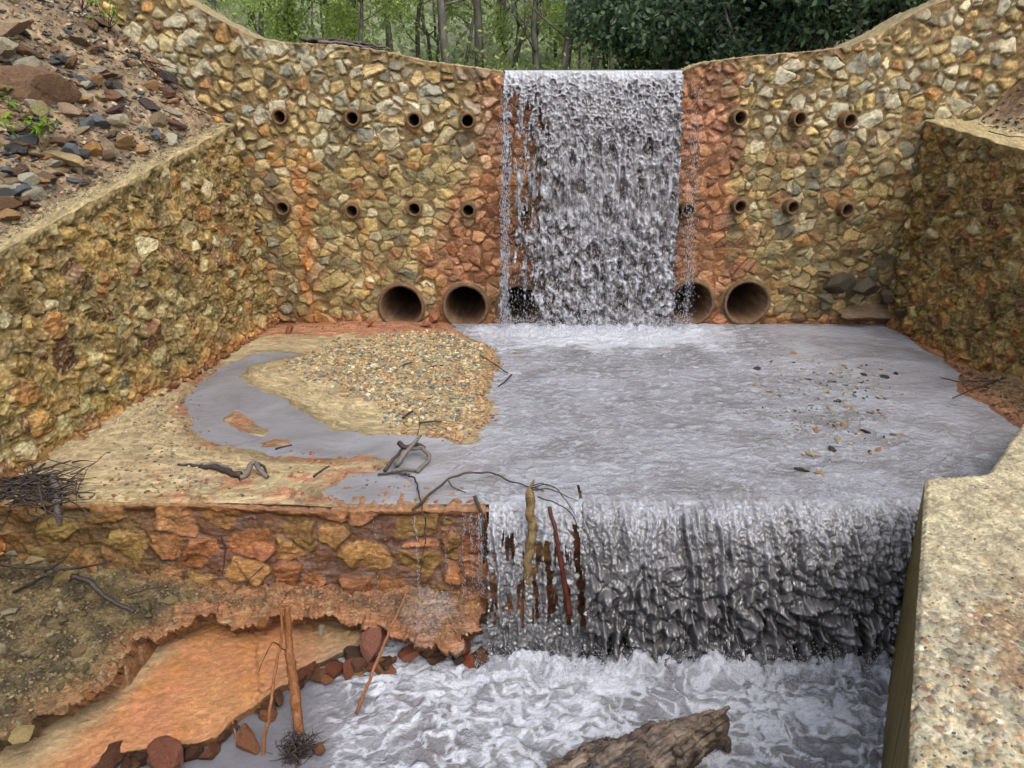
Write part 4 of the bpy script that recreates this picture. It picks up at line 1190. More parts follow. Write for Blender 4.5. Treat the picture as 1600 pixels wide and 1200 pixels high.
def place_tree(kind, pxx, Y, label, s=1.0, rz=None, dz=0):
    pr = random.choice(PROTO[kind]); 
    x = PY(pxx, 90, Y).x; z = float(hill_z(np.array([x]), np.array([Y]))[0]) + dz
    if pr.name in used_proto:
        r = pr.copy(); COL.objects.link(r)
        for ch in pr.children: q = ch.copy(); COL.objects.link(q); q.parent = r
    else:
        r = pr; used_proto.add(pr.name)
    r.location = (x, Y, z - .1); r.rotation_euler = (0, 0, random.uniform(0, 6.28) if rz is None else rz); r.scale = (s, s, s)
    tag(r, label, 'tree', {'bare': 'bare trees on the slope behind the dam', 'leafy': 'light green young trees behind the dam', 'evergreen': 'dark evergreen trees behind the right of the dam', 'conifer': 'dark conifers behind the dam'}[kind])
    return r
trees = [
 ('bare', 455, 27, 'slender bare tree above the left shoulder of the dam crest'), ('bare', 548, 26, 'thin bare tree right of the driftwood bundle on the crest'),
 ('bare', 700, 23, 'small crooked bare tree just left of the crest notch'), ('bare', 748, 26, 'tall straight bare tree above the left corner of the upper fall'),
 ('bare', 835, 24, 'dark double-stemmed bare tree above the left part of the upper fall'), ('bare', 880, 22, 'leaning bare tree with arched limbs above the middle of the upper fall'),
 ('bare', 928, 27, 'bare tree above the centre of the upper fall next to the dark evergreens'), ('bare', 945, 32, 'far bare tree at the edge of the dark evergreens'),
 ('bare', 610, 31, 'pale distant bare tree over the left of the dam'), ('bare', 400, 30, 'misty bare tree at the far left of the wood'), ('bare', 790, 33, 'distant bare tree between the light green trees'),
 ('leafy', 340, 24, 'bright green bush-like tree where the crest drops from the left bank'), ('leafy', 405, 22, 'bright green young tree above the left shoulder of the crest'),
 ('leafy', 510, 27, 'pale green young tree behind the driftwood bundle'), ('leafy', 560, 24, 'light green young tree right of the driftwood bundle'), ('leafy', 650, 28, 'yellow-green young tree over the sloping crest'),
 ('leafy', 725, 30, 'yellow-green tree left of the upper fall'), ('leafy', 800, 29, 'light green tree directly above the left of the upper fall'), ('leafy', 905, 31, 'yellow-green tree above the middle of the upper fall'), ('leafy', 960, 23, 'olive green small tree above the middle right of the upper fall'),
 ('evergreen', 1010, 21, 'dark evergreen above the right half of the upper fall'), ('evergreen', 1065, 19, 'dark evergreen above the right corner of the upper fall'), ('evergreen', 1130, 20, 'evergreen right of the upper fall with drooping leaves'),
 ('evergreen', 1190, 17.5, 'glossy broad-leaved evergreen over the crest right of the fall'), ('evergreen', 1255, 18, 'glossy dark evergreen at the middle of the right crest'), ('evergreen', 1320, 17, 'glossy evergreen where the right crest starts to climb'),
 ('evergreen', 1385, 17.5, 'dark evergreen against the climbing right crest'), ('evergreen', 1450, 19, 'rightmost dark evergreen above the right bank'), ('evergreen', 1100, 25, 'shadowy evergreen deep behind the right of the fall'),
 ('conifer', 1060, 30, 'dark conifer behind the evergreens above the fall'), ('conifer', 1180, 27, 'tall dark conifer right of the upper fall'), ('conifer', 1300, 28, 'dark conifer behind the right crest'), ('conifer', 560, 44, 'misty conifer far up the valley at left'), ('conifer', 640, 46, 'misty conifer far up the valley near the middle'), ('conifer', 1420, 27, 'rightmost dark conifer behind the bank')]
for kind, xx, Y, lab in trees:
    place_tree(kind, xx, Y, lab, random.uniform(.85, 1.15))
# far wood: one mass of foliage on the hillside, and undergrowth nearer
rg = np.random.default_rng(5)
n = 70000
fx = rg.uniform(-26, 34, n); fy = 30 + 34 * rg.random(n) ** 1.2
clump = fbm(fx / 2.2, fy / 2.2, 151, 4)
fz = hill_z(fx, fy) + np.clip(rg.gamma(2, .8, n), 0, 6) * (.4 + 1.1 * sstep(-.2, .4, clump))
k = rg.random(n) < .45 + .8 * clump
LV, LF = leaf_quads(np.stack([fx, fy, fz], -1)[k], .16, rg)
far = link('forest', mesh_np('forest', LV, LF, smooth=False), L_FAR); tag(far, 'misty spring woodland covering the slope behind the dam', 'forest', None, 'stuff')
n = 14000
fx = rg.uniform(-12, 5, n); fy = rg.uniform(19, 31, n); clump = fbm(fx / 1.3, fy / 1.3, 153, 4)
fz = hill_z(fx, fy) + rg.gamma(2, .22, n) * (.5 + 1.5 * sstep(-.1, .4, clump)); k = rg.random(n) < .35 + clump
LV, LF = leaf_quads(np.stack([fx, fy, fz], -1)[k], .07, rg)
ug = link('undergrowth', mesh_np('undergrowth', LV, LF, smooth=False), L_LIGHT); tag(ug, 'bright green undergrowth between the trees behind the dam', 'undergrowth', None, 'stuff')
nt = 150
out = []
for i in range(nt):
    x = rg.uniform(-16, 12); Y = rg.uniform(30, 52); z = float(hill_z(np.array([x]), np.array([Y]))[0])
    H = rg.uniform(4, 8); l = rg.normal(0, .5, 2)
    p0 = np.array([x, Y, z - .2]); pts = [p0 + np.array([l[0] * t * t, l[1] * t, H * t]) + rg.normal(0, .05, 3) for t in np.linspace(0, 1, 7)]
    out.append((pts, np.linspace(rg.uniform(.04, .09), .015, 7)))
    for j in range(7):
        a = rg.uniform(0, 6.28); q = pts[rg.integers(2, 7)]; d = np.array([math.cos(a), math.sin(a), .7]) * rg.uniform(.6, 1.8)
        out.append(([q, q + d * .5 + rg.normal(0, .06, 3), q + d], [.03, .02, .008]))
V, F = tube_data(out, 4)
ft = link('forest', poly_mesh('forest', V, F), M_TRUNK); tag(ft, 'thin leafless saplings massed on the far slope', 'saplings', None, 'stuff')
# reservoir silt and water just behind the crest notch
X, Y = np.meshgrid(np.arange(-1.2, 4.0, .05), np.arange(12.3, 16.5, .05))
hh = 4.075 + fbm(X / .2, Y / .2, 5, 3) * .008
rw = link('water', mesh_np('water', np.stack([X, Y, hh], -1).reshape(-1, 3), grid_faces(*X.shape), np.stack([X * 0 + .3, X * 0, X * 0 + .6], -1).reshape(-1, 3)), M_WATER); rw['kind'] = 'structure'

# ================================================================== ROCKS ON THE LEFT SLOPE
sf = lambda x, y: float(scree_z(np.array([x]), np.array([y]))[0])
def srock(x, y, s, colr, label, proto=None, scl=(1, 1, 1), rot=None, cat='rock', name='rock', sink=.35):
    p = PH(x, y, sf)
    if p is None: return
    o = rock(p, s, colr, proto, rot, scl, name, sink); tag(o, label, cat, 'loose rocks on the left slope'); return o
S3 = 1.0
srock(62, 150, .42, c(142, 104, 74), 'largest brown boulder high on the left slope', 0, (1.25, .8, .8), (.1, -.1, .5), 'boulder', 'boulder')
srock(98, 252, .30, c(206, 172, 122), 'long pale tan flat rock near the left edge above the side wall', 3, (1.45, .5, .6), (.0, .25, -.15))
srock(145, 240, .15, c(204, 144, 70), 'round orange rock beside the long pale rock', 1)
srock(14, 52, .30, c(196, 162, 128), 'pale pinkish rock at the top left corner', 2, (1.2, .8, .6))
srock(10, 80, .18, c(206, 190, 158), 'cream stone under the pinkish rock at top left', 2)
srock(182, 195, .20, c(206, 190, 156), 'cream mottled rock in the middle of the rubble slope', 4, (1.3, .7, .7))
srock(105, 175, .20, c(196, 162, 130), 'tan cracked rock right of the big brown boulder', 5, (1.2, .8, .7))
srock(62, 178, .16, c(176, 160, 104), 'yellow-green rounded rock under the big brown boulder', 1)
srock(180, 142, .16, c(104, 100, 98), 'dark grey rock in the upper middle of the slope', 6)
srock(232, 168, .17, c(98, 84, 78), 'dark brown block near the end of the side wall', 7, (1.2, .8, .8))
srock(178, 176, .17, c(112, 78, 74), 'purplish flat rock in the middle of the slope', 8, (1.2, .8, .6))
srock(262, 150, .18, c(124, 84, 64), 'reddish brown rock under the hanging roots', 9, (1, .8, 1.2))
srock(238, 140, .12, c(190, 140, 84), 'small orange block left of the hanging roots', 10)
srock(102, 228, .13, c(104, 104, 104), 'slate-blue rock behind the long pale rock', 11, (1.4, .7, .6))
srock(90, 275, .10, c(94, 60, 48), 'dark red brick-like stone near the side wall', 3, (1.3, .7, .7))
srock(117, 285, .11, c(124, 128, 130), 'blue-grey stone just behind the side wall top', 5, (1.3, .8, .6))
srock(38, 296, .14, c(118, 120, 124), 'blue-grey flat stone at the left above the side wall', 2, (1.3, .7, .6))
srock(4, 312, .18, c(88, 86, 84), 'black-grey rock cut by the left edge', 6, (1, 1, .8))
srock(278, 200, .16, c(132, 92, 74), 'brown angular block at the upper end of the side wall', 7, (1.2, .8, .8))
srock(60, 0, .12, c(110, 116, 122), 'blue-grey slab at the top of the slope', 3, (1.5, .7, .5))
srock(196, 96, .08, c(176, 160, 130), 'small tan stone below the green sprigs', 1)
kinds = [('dark grey', c(112, 108, 102)), ('blue-grey', c(136, 140, 142)), ('reddish brown', c(146, 104, 74)), ('orange', c(194, 146, 92)), ('pale cream', c(210, 200, 174)), ('tan', c(182, 156, 118)), ('brown', c(136, 110, 86))]
rg = np.random.default_rng(77)
cnt = 0
while cnt < 185:
    x = rg.uniform(0, 300); y = rg.uniform(0, 370)
    if y > 372 - x * .53: continue
    if rg.random() > (.35 + .65 * (y / 200)): continue
    p = PH(x, y, sf)
    if p is None or p.x > wingL_x(p.y) - .26 or p.y > 11.9: continue
    kn, kc = kinds[rg.integers(len(kinds))]
    s = .06 + .13 * rg.random() ** 2
    fz = rg.uniform(.5, .9); o = rock(p, s, kc * rg.uniform(.75, 1.2), None, None, (rg.uniform(.9, 1.5), rg.uniform(.7, 1), fz))
    zy = ('near the top corner' if y < 70 else 'near the brown boulder' if x < 120 and y < 190 else 'below the hanging roots' if x > 190 and y > 90 else 'near the side wall edge' if y > 215 else 'mid rubble' if x < 190 else 'beside the dam')
    sz = 'pebble-sized' if s < .065 else 'fist-sized' if s < .10 else 'head-sized'
    tag(o, '%s %s %s stone on the left slope, %s' % ('flat' if fz < .62 else 'blocky' if fz > .76 else 'rounded', sz, kn, zy), 'stone', 'small %s stones on the left slope' % kn); cnt += 1
PC = np.array([c(176, 150, 112), c(120, 112, 104), c(196, 176, 140), c(150, 104, 76), c(100, 98, 98), c(190, 140, 88), c(140, 122, 96)])
n = 26000
X = rg.uniform(-9.5, -4.6, n); Y = rg.uniform(4.5, 12.0, n); k = (X < wingL_x(Y) - .20) & (rg.random(n) < .55 + .9 * (fbm(X / .6, Y / .6, 161, 3) + .35)); X, Y = X[k], Y[k]
pebbles('gravel', np.stack([X, Y, scree_z(X, Y) + .006], -1), .010 + .055 * rg.random(len(X)) ** 3, PC[rg.integers(len(PC), size=len(X))] * rg.uniform(.7, 1.2, (len(X), 1)), 'loose gravel covering the left slope behind the side wall', 'gravel', seed=3)
# right bank stones
n = 2500
X = rg.uniform(7.0, 9.8, n); Y = rg.uniform(7, 12.0, n)
pebbles('gravel', np.stack([X, Y, right_z(X, Y) + .006], -1), .010 + .05 * rg.random(n) ** 3, PC[rg.integers(len(PC), size=n)] * rg.uniform(.5, 1.0, (n, 1)), 'loose gravel on the right bank behind the side wall', 'gravel', seed=4)

# ================================================================== GRAVEL ON THE SANDBAR
bar = poly([(520, 540), (600, 530), (700, 525), (755, 540), (778, 565), (762, 600), (755, 640), (750, 680), (718, 693), (660, 682), (610, 676), (585, 655), (600, 640), (540, 625), (470, 610), (455, 590), (440, 570)])
n = 30000
X = rg.uniform(-3.8, .3, n); Y = rg.uniform(7.2, 12.0, n)
d, _, _ = sdf(X, Y, bar); dl, _, _ = sdf(X, Y, land1); dens = sstep(.15, -.25, d + .3 * fbm(X / .3, Y / .3, 163, 3)) * (.55 + .9 * sstep(-2.5, -.4, X)) * (dl < -.02) * (.25 + 1.2 * sstep(-.25, .15, fbm(X / .45, Y / .22, 263, 4) + .35 * sstep(-1.4, -.3, X)))
k = rg.random(n) < dens * .9; X, Y = X[k], Y[k]
H = np.array([gheight(a, b) for a, b in zip(X, Y)])
BC = np.array([c(206, 180, 124), c(196, 164, 100), c(150, 148, 128), c(178, 130, 74), c(120, 120, 112), c(216, 200, 160), c(160, 140, 100), c(196, 134, 72)])
cols = BC[rg.integers(len(BC), size=len(X))] * rg.uniform(.85, 1.35, (len(X), 1))
ed = sstep(-.35, -.02, sdf(X, Y, land1)[0])[:, None]; cols = mix(cols, c(196, 124, 60) * rg.uniform(.6, 1.2, (len(X), 1)), ed * .6)
pebbles('gravel', np.stack([X, Y, H + .006], -1), .010 + .042 * rg.random(len(X)) ** 2.8, cols, 'coarse yellow and grey gravel heaped on the sandbar', 'gravel', seed=5)
n = 5000
X = rg.uniform(-5, -.8, n); Y = rg.uniform(6.0, 8.6, n)
band = np.exp(-((X + 3.55 + .5 * (Y - 6.8)) / .55) ** 2) + .10
k = (rg.random(n) < band * (.3 + fbm(X / .3, Y / .3, 167, 3) + .2)) & (sdf(X, Y, land2)[0] < -.05); X, Y = X[k], Y[k]
H = np.array([gheight(a, b) for a, b in zip(X, Y)])
pebbles('gravel', np.stack([X, Y, H + .004], -1), .008 + .024 * rg.random(len(X)) ** 2.5, BC[rg.integers(len(BC), size=len(X))] * rg.uniform(.7, 1.15, (len(X), 1)), 'scattered small pebbles on the sand left of the channel', 'gravel', seed=6)
# leaves / orange crusts along shore
n = 2600
X = rg.uniform(-4.6, 0, n); Y = rg.uniform(5.98, 12, n); d2 = sdf(X, Y, land2)[0]; d1 = sdf(X, Y, land1)[0]
nn = fbm(X / .35, Y / .25, 79, 3)
k = ((np.abs(d2) < .16) | ((np.abs(d1) < .10) & (X > -1.2)) | ((Y > 11.25) & (X < -.5)) | ((Y < 6.5) & (X < -1.0))) & (rg.random(n) < .5 + nn * 1.4); X, Y = X[k], Y[k]
H = np.maximum(np.array([gheight(a, b) for a, b in zip(X, Y)]), 0)
pebbles('gravel', np.stack([X, Y, H + .004], -1), .010 + .030 * rg.random(len(X)) ** 2, c(188, 112, 62) * rg.uniform(.5, 1.25, (len(X), 1)), 'rust-orange crusts and gravel along the water edge', 'gravel', flat=.45, seed=7)

# stones in the shallow water on the right
spots = [(1205, 612, 'o'), (1218, 618, 't'), (1275, 672, 'o'), (1310, 688, 't'), (1372, 703, 'o'), (1362, 708, 't'), (1380, 688, 't'), (1345, 575, 'o'), (1370, 588, 't'), (1382, 590, 'd'), (1373, 622, 'o'),
         (1310, 628, 'd'), (1322, 636, 'o'), (1298, 640, 't'), (1332, 640, 't'), (1268, 565, 't'), (1240, 567, 'd'), (1312, 570, 't'), (1320, 572, 'o'), (1262, 592, 't'), (1182, 577, 'd'), (1180, 601, 't'),
         (1218, 578, 't'), (1300, 597, 'g'), (1320, 602, 'g'), (1345, 598, 'g'), (1360, 645, 'g'), (1378, 646, 'g'), (1345, 676, 't'), (1352, 674, 'd'), (1318, 665, 'o'), (1395, 678, 't'), (1410, 680, 'o'),
         (1278, 740, 'o'), (1282, 742, 't'), (1265, 710, 't'), (1303, 658, 't'), (1336, 619, 'g'), (1350, 586, 'd'), (1302, 585, 't'), (1400, 585, 'd'), (1252, 735, 'd'), (1300, 704, 'd'), (1240, 553, 'o'), (807, 552, 'o'), (1375, 577, 'o'), (1290, 612, 't'), (1330, 610, 't'), (1312, 590, 'g'), (1358, 606, 'o')]
def pz(x, y):
    a = 'far part' if y < 590 else 'middle part' if y < 650 else 'near part'
    b = 'left edge' if x < 1255 else 'centre' if x < 1325 else 'right edge'
    if x < 900: return 'alone beside the gravel bar tip'
    return '%s of the stony patch, %s' % (a, b)
cm = {'o': ('rust-orange', c(206, 150, 96)), 't': ('pale tan', c(214, 192, 150)), 'd': ('dark', c(82, 76, 66)), 'g': ('grey-green', c(132, 140, 118))}
for (x, y, kk) in spots:
    nm, cc = cm[kk]
    o = rock(PZ(x, y, 0.0), random.uniform(.035, .07), cc * random.uniform(.85, 1.1), None, None, (random.uniform(1, 1.6), .8, random.uniform(.35, .6)), sink=.45)
    tag(o, '%s stone poking out of the pool, %s' % (nm, pz(x, y)), 'stone', '%s stones poking out of the pool' % nm)
X = rg.normal(1310, 58, 170); Y = rg.normal(622, 42, 170); k = (X > 1170) & (X < 1415) & (Y > 552) & (Y < 745)
tiny = np.array([tuple(PZ(x, y, .012)) for x, y in zip(X[k], Y[k])])
pebbles('pebbles', tiny, rg.uniform(.012, .03, len(tiny)), np.array([cm[q][1] for q in rg.choice(list('otttdgg'), len(tiny))]), 'tiny pebbles just breaking the pool surface at right', 'pebbles', seed=12)

# ================================================================== ROCKS AT THE FOOT OF THE WALLS
def trock(p, s, colr, label, proto=None, scl=(1, 1, 1), rot=None, cat='rock', group=None, sink=.3):
    o = rock(p, s, colr, proto, rot, scl, 'rock', sink); tag(o, label, cat, group); return o
trock(PZ(1345, 500, .05) + Vector((.05, -.05, 0)), .62, c(160, 130, 98), 'flat brown slab of rock at the right foot of the dam', 3, (1.3, .6, .62), (.30, 0, .1), sink=.2)
trock(PZ(1272, 490, .12), .25, c(110, 74, 60), 'dark red boulder right of the rightmost big pipe', 0, (.9, .8, 1.1), sink=.3)
for i, (x, y, s, lab) in enumerate([(1310, 450, .22, 'dark wet rock on top of the rubble at the right foot of the dam'), (1350, 455, .24, 'dark grey rock against the right corner of the dam'), (1385, 470, .2, 'dark grey rock low in the right corner of the dam'), (1405, 495, .2, 'blackish rock in the right corner at the water'), (1425, 512, .16, 'blackish rock under the right side wall end'), (1290, 470, .16, 'small dark rock behind the dark red boulder')]):
    trock(PY(x, y, 11.85 - (.35 if y > 490 else 0)), s, c(120, 104, 80) * (.7 + .1 * i), lab, i, (1.3, .8, 1.0))
for i, (x, y, s, cc, lab) in enumerate([(453, 499 + 18, .10, (176, 96, 52), 'small orange stone at the left foot of the dam'), (578, 508, .09, (196, 104, 52), 'orange stone left of the leftmost big pipe'), (680, 500, .15, (190, 112, 68), 'rust-orange rock between the two left big pipes'), (668, 508, .12, (186, 116, 92), 'pink stone between the two left big pipes'), (1240, 500, .07, (190, 140, 100), 'pale orange stone beside the rightmost big pipe')]):
    trock(PZ(x, y, .1), s, c(*cc), lab, i + 2, (1.1, .8, .9))
for i in range(26):
    Yv = 11.7 - i * .125 + random.uniform(-.04, .04)
    trock((wingL_x(Yv) + .40 + random.uniform(0, .05), Yv, .05), random.uniform(.04, .085), c(186, 116, 60) * random.uniform(.6, 1.1), 'orange stone at the foot of the left side wall, %s' % ('near the dam corner' if Yv > 10.6 else 'beside the grey channel' if Yv > 9.6 else 'at the nearer end'), None, (1.2, .8, .8), None, 'stone', 'orange stones along the foot of the left side wall')
# right bank debris
n = 1600
Y = rg.uniform(6.9, 11.2, n); X = 6.45 - np.abs(rg.normal(0, .28, n)); H = np.array([gheight(a, b) for a, b in zip(X, Y)])
k = H > .01; 
pebbles('gravel', np.stack([X, Y, H + .006], -1)[k], (.012 + .035 * rg.random(n) ** 2.5)[k], (c(150, 104, 64) * rg.uniform(.5, 1.3, (n, 1)))[k], 'brown and orange gravel along the foot of the right side wall', 'gravel', seed=8)

# rocks under and around the slab and the lower falls
LR = [(738, 1035, -1.38, .13, (186, 84, 48), 'bright red-orange rock left of the lower falls at the water', 1), (735, 978, -1.15, .16, (168, 92, 60), 'rust-brown rock beside the left edge of the lower fall', 2), (700, 985, -1.15, .12, (190, 128, 64), 'yellow-orange rock under the ledge lip', 4),
      (560, 1048, -1.36, .09, (196, 140, 70), 'small yellow-orange rock in the water under the ledge', 5), (585, 1008, -1.25, .20, (180, 108, 84), 'pinkish block under the middle of the ledge', 0), (640, 1025, -1.32, .17, (166, 88, 58), 'dark orange block under the ledge', 3),
      (680, 1012, -1.28, .14, (140, 104, 66), 'brown stone under the ledge near the falls', 6), (600, 1045, -1.38, .16, (176, 104, 66), 'flat orange rock at the water under the ledge', 7), (520, 1050, -1.34, .16, (160, 80, 48), 'dark red rock beneath the end of the broken slab', 8),
      (385, 1160, -1.38, .16, (170, 100, 60), 'orange rock in the shadow below the broken slab', 9), (260, 1190, -1.36, .22, (164, 92, 66), 'reddish rock below the near edge of the broken slab', 10), (420, 1120, -1.4, .12, (176, 110, 70), 'half-sunk orange rock by the tall reed stems', 11),
      (497, 1172, -1.36, .08, (178, 110, 74), 'small square orange stone beside the root clump', 0), (410, 975, -.98, .07, (190, 120, 40), 'glossy orange stone under the lip of the bank', 1), (502, 984, -1.12, .06, (190, 170, 136), 'pale stone on the slab behind the reeds', 2), (542, 990, -1.12, .05, (206, 168, 100), 'yellow pebble on the end of the slab', 5),
      (470, 1058, -1.3, .12, (150, 78, 48), 'dark rock wedged under the slab by the reeds', 4), (175, 1185, -1.36, .18, (120, 70, 46), 'dark brown rock under the near end of the slab', 6), (330, 1178, -1.4, .12, (140, 80, 50), 'half-sunk brown rock under the slab edge', 7)]
for (x, y, z, s, cc, lab, pr) in LR:
    trock(PZ(x, y, z), s * .85, c(*cc) * .8, lab, pr, (1.2, .9, .9), sink=.45)  # rock colours darkened for wetness and the shade under ledge and slab
for i in range(34):
    t_ = random.random(); xx = 455 + t_ * 300; yy = np.interp(xx, [455, 560, 640, 755], [1070, 1040, 1028, 1032]) + random.uniform(-16, 8)
    cc = random.choice([(150, 78, 48), (128, 84, 56), (170, 104, 60), (104, 74, 58)])
    trock(PZ(xx, yy, -1.36), random.uniform(.045, .12), c(*cc) * random.uniform(.6, 1.0), 'wet rust-brown stone under the ledge, %s' % ('nearest the lower fall' if xx > 680 else 'behind the slanting stick' if xx > 590 else 'at the end of the broken slab' if xx > 520 else 'right of the peeled sapling'), None, (1.2, .9, 1.0), None, 'stone', 'wet stones under the ledge', sink=.3)  # darkened colour covers both wet stone and ledge shade
for i in range(26):
    xx = random.uniform(170, 440); yy = np.interp(xx, [170, 300, 440], [1188, 1168, 1085]) + random.uniform(0, 16)
    trock(PZ(xx, yy, -1.38), random.uniform(.04, .10), c(120, 74, 50) * random.uniform(.5, 1.0), 'dark wet stone below the edge of the broken slab, %s' % ('by the sapling' if xx > 370 else 'midway along it' if xx > 270 else 'at the bottom of the picture'), None, (1.2, .9, 1.0), None, 'stone', 'dark stones below the slab edge', sink=.3)  # darkened colour covers both wet stone and shade under the slab
n = 40
for i in range(n):
    xx = random.uniform(-20, 330); yy = random.uniform(930, 1130)
    p = PZ(xx, yy, -1.0)
    if sdf(np.array([p.x]), np.array([p.y]), bank_poly)[0][0] > -.1: continue
    trock((p.x, p.y, float(bank_z(np.array([p.x]), np.array([p.y]))[0])), random.uniform(.03, .08), c(150, 130, 88) * random.uniform(.6, 1.15), 'small earthy stone in the left bank, %s' % ('under the dark branches' if yy < 1000 else 'low near the slab'), None, (1.2, .9, .8), None, 'stone', 'small stones stuck in the left bank', sink=.45)
bz = lambda x, y: float(bank_z(np.array([x]), np.array([y]))[0])
for (x, y, s, cc, lab, pr) in [(125, 1020, .10, (176, 140, 100), 'tilted brown flake of stone in the left earth bank', 3), (35, 1150, .10, (206, 176, 110), 'pale cream rock at the bottom left corner', 1), (15, 960, .09, (196, 184, 150), 'whitish stone in the bank at the left edge', 2), (62, 870, .13, (204, 178, 128), 'pale stone set in the top of the earth bank', 5), (25, 865, .12, (190, 180, 156), 'grey-white stone at the left end of the bank', 4),
                                (100, 905, .12, (176, 150, 90), 'yellow-brown block in the bank under the branches', 0), (140, 1090, .06, (190, 116, 50), 'small orange stone at the upper edge of the slab', 6)]:
    p = PH(x, y, bz, 3) or PZ(x, y, -1)
    trock(p, s, c(*cc), lab, pr, (1.2, .9, .7), sink=.3)
n = 15000
X = rg.uniform(-5.5, -.4, n); Y = rg.uniform(4.0, 5.85, n); k = (sdf(X, Y, bank_poly)[0] < -.01); X, Y = X[k], Y[k]
pebbles('gravel', np.stack([X, Y, bank_z(X, Y) + .003], -1), .004 + .022 * rg.random(len(X)) ** 4, mix(c(140, 118, 76), c(168, 112, 70), sstep(-3.3, -2.4, X)[:, None]) * rg.uniform(.6, 1.35, (len(X), 1)), 'gritty crumbs of soil and gravel on the eroded bank', 'gravel', seed=9)

n = 9000
X = rg.uniform(1.5, 5.6, n); Y = rg.uniform(2.2, 6.6, n)
k = (sdf(X, Y, pier_poly)[0] < -.03) & (rg.random(n) < .25 + .75 * sstep(4.8, 3.8, Y + .5 * fbm(X / .3, Y / .3, 85, 3))); X, Y = X[k], Y[k]
PP = np.array([c(150, 140, 124), c(206, 190, 156), c(190, 140, 96), c(112, 106, 100), c(222, 216, 204), c(160, 120, 88), c(184, 160, 120), c(92, 86, 80), c(170, 150, 112)])
pebbles('gravel', np.stack([X, Y, pier_z(X, Y) + .001], -1), .003 + .014 * rg.random(len(X)) ** 3, PP[rg.integers(len(PP), size=len(X))] * rg.uniform(.75, 1.15, (len(X), 1)), 'small aggregate pebbles exposed on the concrete wall top at right', 'gravel', flat=.5, seed=14)
# grit along the left wall top
n = 5000
Y = rg.uniform(3.2, 12, n); X = wingL_x(Y) + rg.uniform(-.28, .02, n)
pebbles('gravel', np.stack([X, Y, wingL_top(Y) + .015 + 0 * X], -1), .005 + .022 * rg.random(n) ** 4, c(176, 154, 112) * rg.uniform(.6, 1.2, (n, 1)), 'grit lying on the sloping top of the left side wall', 'gravel', seed=15)

# ================================================================== DRIFTWOOD AND PLANTS
def wood(name, label, cat, paths, mat, group=None, parent=None):
    """paths: list of (points, r0, r1); one mesh"""
    dat = []
    for i, (pts, r0, r1) in enumerate(paths):
        L = sum((Vector(pts[j + 1]) - Vector(pts[j])).length for j in range(len(pts) - 1)); n = max(6, int(L / .03))
        dat.append((smooth_path(pts, n, .01, i + 3), np.linspace(r0, r1, n)))
    V, F = tube_data(dat, 9, .3, .25, 5)
    o = link(name, poly_mesh(name, V, F), mat, parent)
    if parent is None: tag(o, label, cat, group)
    return o
# log in the foam at the bottom
lg = [PZ(1185, 1085, -1.30), PZ(1120, 1118, -1.18), PZ(1060, 1140, -1.12), PZ(990, 1165, -1.15), PZ(930, 1190, -1.25), PZ(870, 1225, -1.5)]
lg = [PZ(1150, 1112, -1.22), PZ(1120, 1132, -1.2), PZ(1085, 1165, -1.22), PZ(1040, 1200, -1.25), PZ(1000, 1240, -1.3), PZ(960, 1300, -1.35)]
log = empty('log', (lg[2].x, lg[2].y, lg[2].z)); tag(log, 'grooved weathered log stump lying in the foam at the bottom of the picture', 'log')
def local(pts, o): return [Vector(p) - Vector(o.location) for p in pts]
stick('trunk', local([PZ(1136, 1122, -1.24), PZ(1105, 1140, -1.2), PZ(1060, 1165, -1.2), PZ(1010, 1190, -1.22), PZ(950, 1215, -1.27), PZ(870, 1250, -1.36)], log), .1, .25, M_LOG, log, 110, .02, 130, .14, .34, 3, ([0, .03, .12, .25, .4, .6, 1], [.02, .07, .12, .15, .20, .215, .23]))
stick('snag', local([PZ(1075, 1145, -1.14), PZ(1110, 1125, -1.10), PZ(1140, 1106, -1.08)], log), .08, .012, M_LOG, log, 24, .01, 24, .3, .5, 8)
stick('snag', local([PZ(1120, 1150, -1.22), PZ(1135, 1160, -1.3), PZ(1140, 1180, -1.42)], log), .06, .02, M_LOG, log, 20, .01, 20, .3, .5, 9)
stick('root', local([PZ(960, 1170, -1.15), PZ(915, 1175, -1.18), PZ(885, 1188, -1.3)], log), .10, .02, M_LOG, log, 30, .02, 28, .3, .6, 12)

# pale branch standing in the lower fall
br = empty('branch', tuple(PY(826, 930, 5.70))); tag(br, 'pale stripped branch standing upright in the left of the lower fall', 'branch')
stick('stem', local([PY(833, 748, 5.86), PY(828, 770, 5.82), PY(829, 800, 5.76), PY(830, 840, 5.70), PY(825, 880, 5.64), PY(823, 935, 5.58)], br), .02, .05, M_PALEWOOD, br, 80, .03, 24, .35, .5, 4, ([0, .05, .10, .16, .3, .45, .7, 1], [.006, .014, .030, .044, .038, .043, .036, .022]))
for k, pts in enumerate([[(829, 762), (850, 755), (870, 762), (890, 790), (902, 810)], [(832, 765), (856, 762), (880, 772), (905, 785)], [(832, 758), (846, 752), (856, 760)], [(840, 775), (870, 786), (893, 800), (915, 850)]]):
    stick('twig', local([PY(x, y, 5.82 - .01 * k) for x, y in pts], br), .007, .003, M_DARKWOOD, br, wob=.01)
tag(wood('branch', 'dark red soaked branch in the lower fall right of the pale branch', 'branch', [([PY(858, 792, 5.72), PY(868, 830, 5.62), PY(880, 900, 5.50), PY(890, 960, 5.42)], .018, .03)], M_BARKRED), 'dark red soaked branch in the lower fall right of the pale branch', 'branch')
0 and wood('branch', 'dark rotten wood patch standing in the lower fall under the pale branch', 'branch', [([PY(832, 870, 5.60), PY(838, 930, 5.52), PY(842, 965, 5.46)], .03, .04)], M_BARKRED)
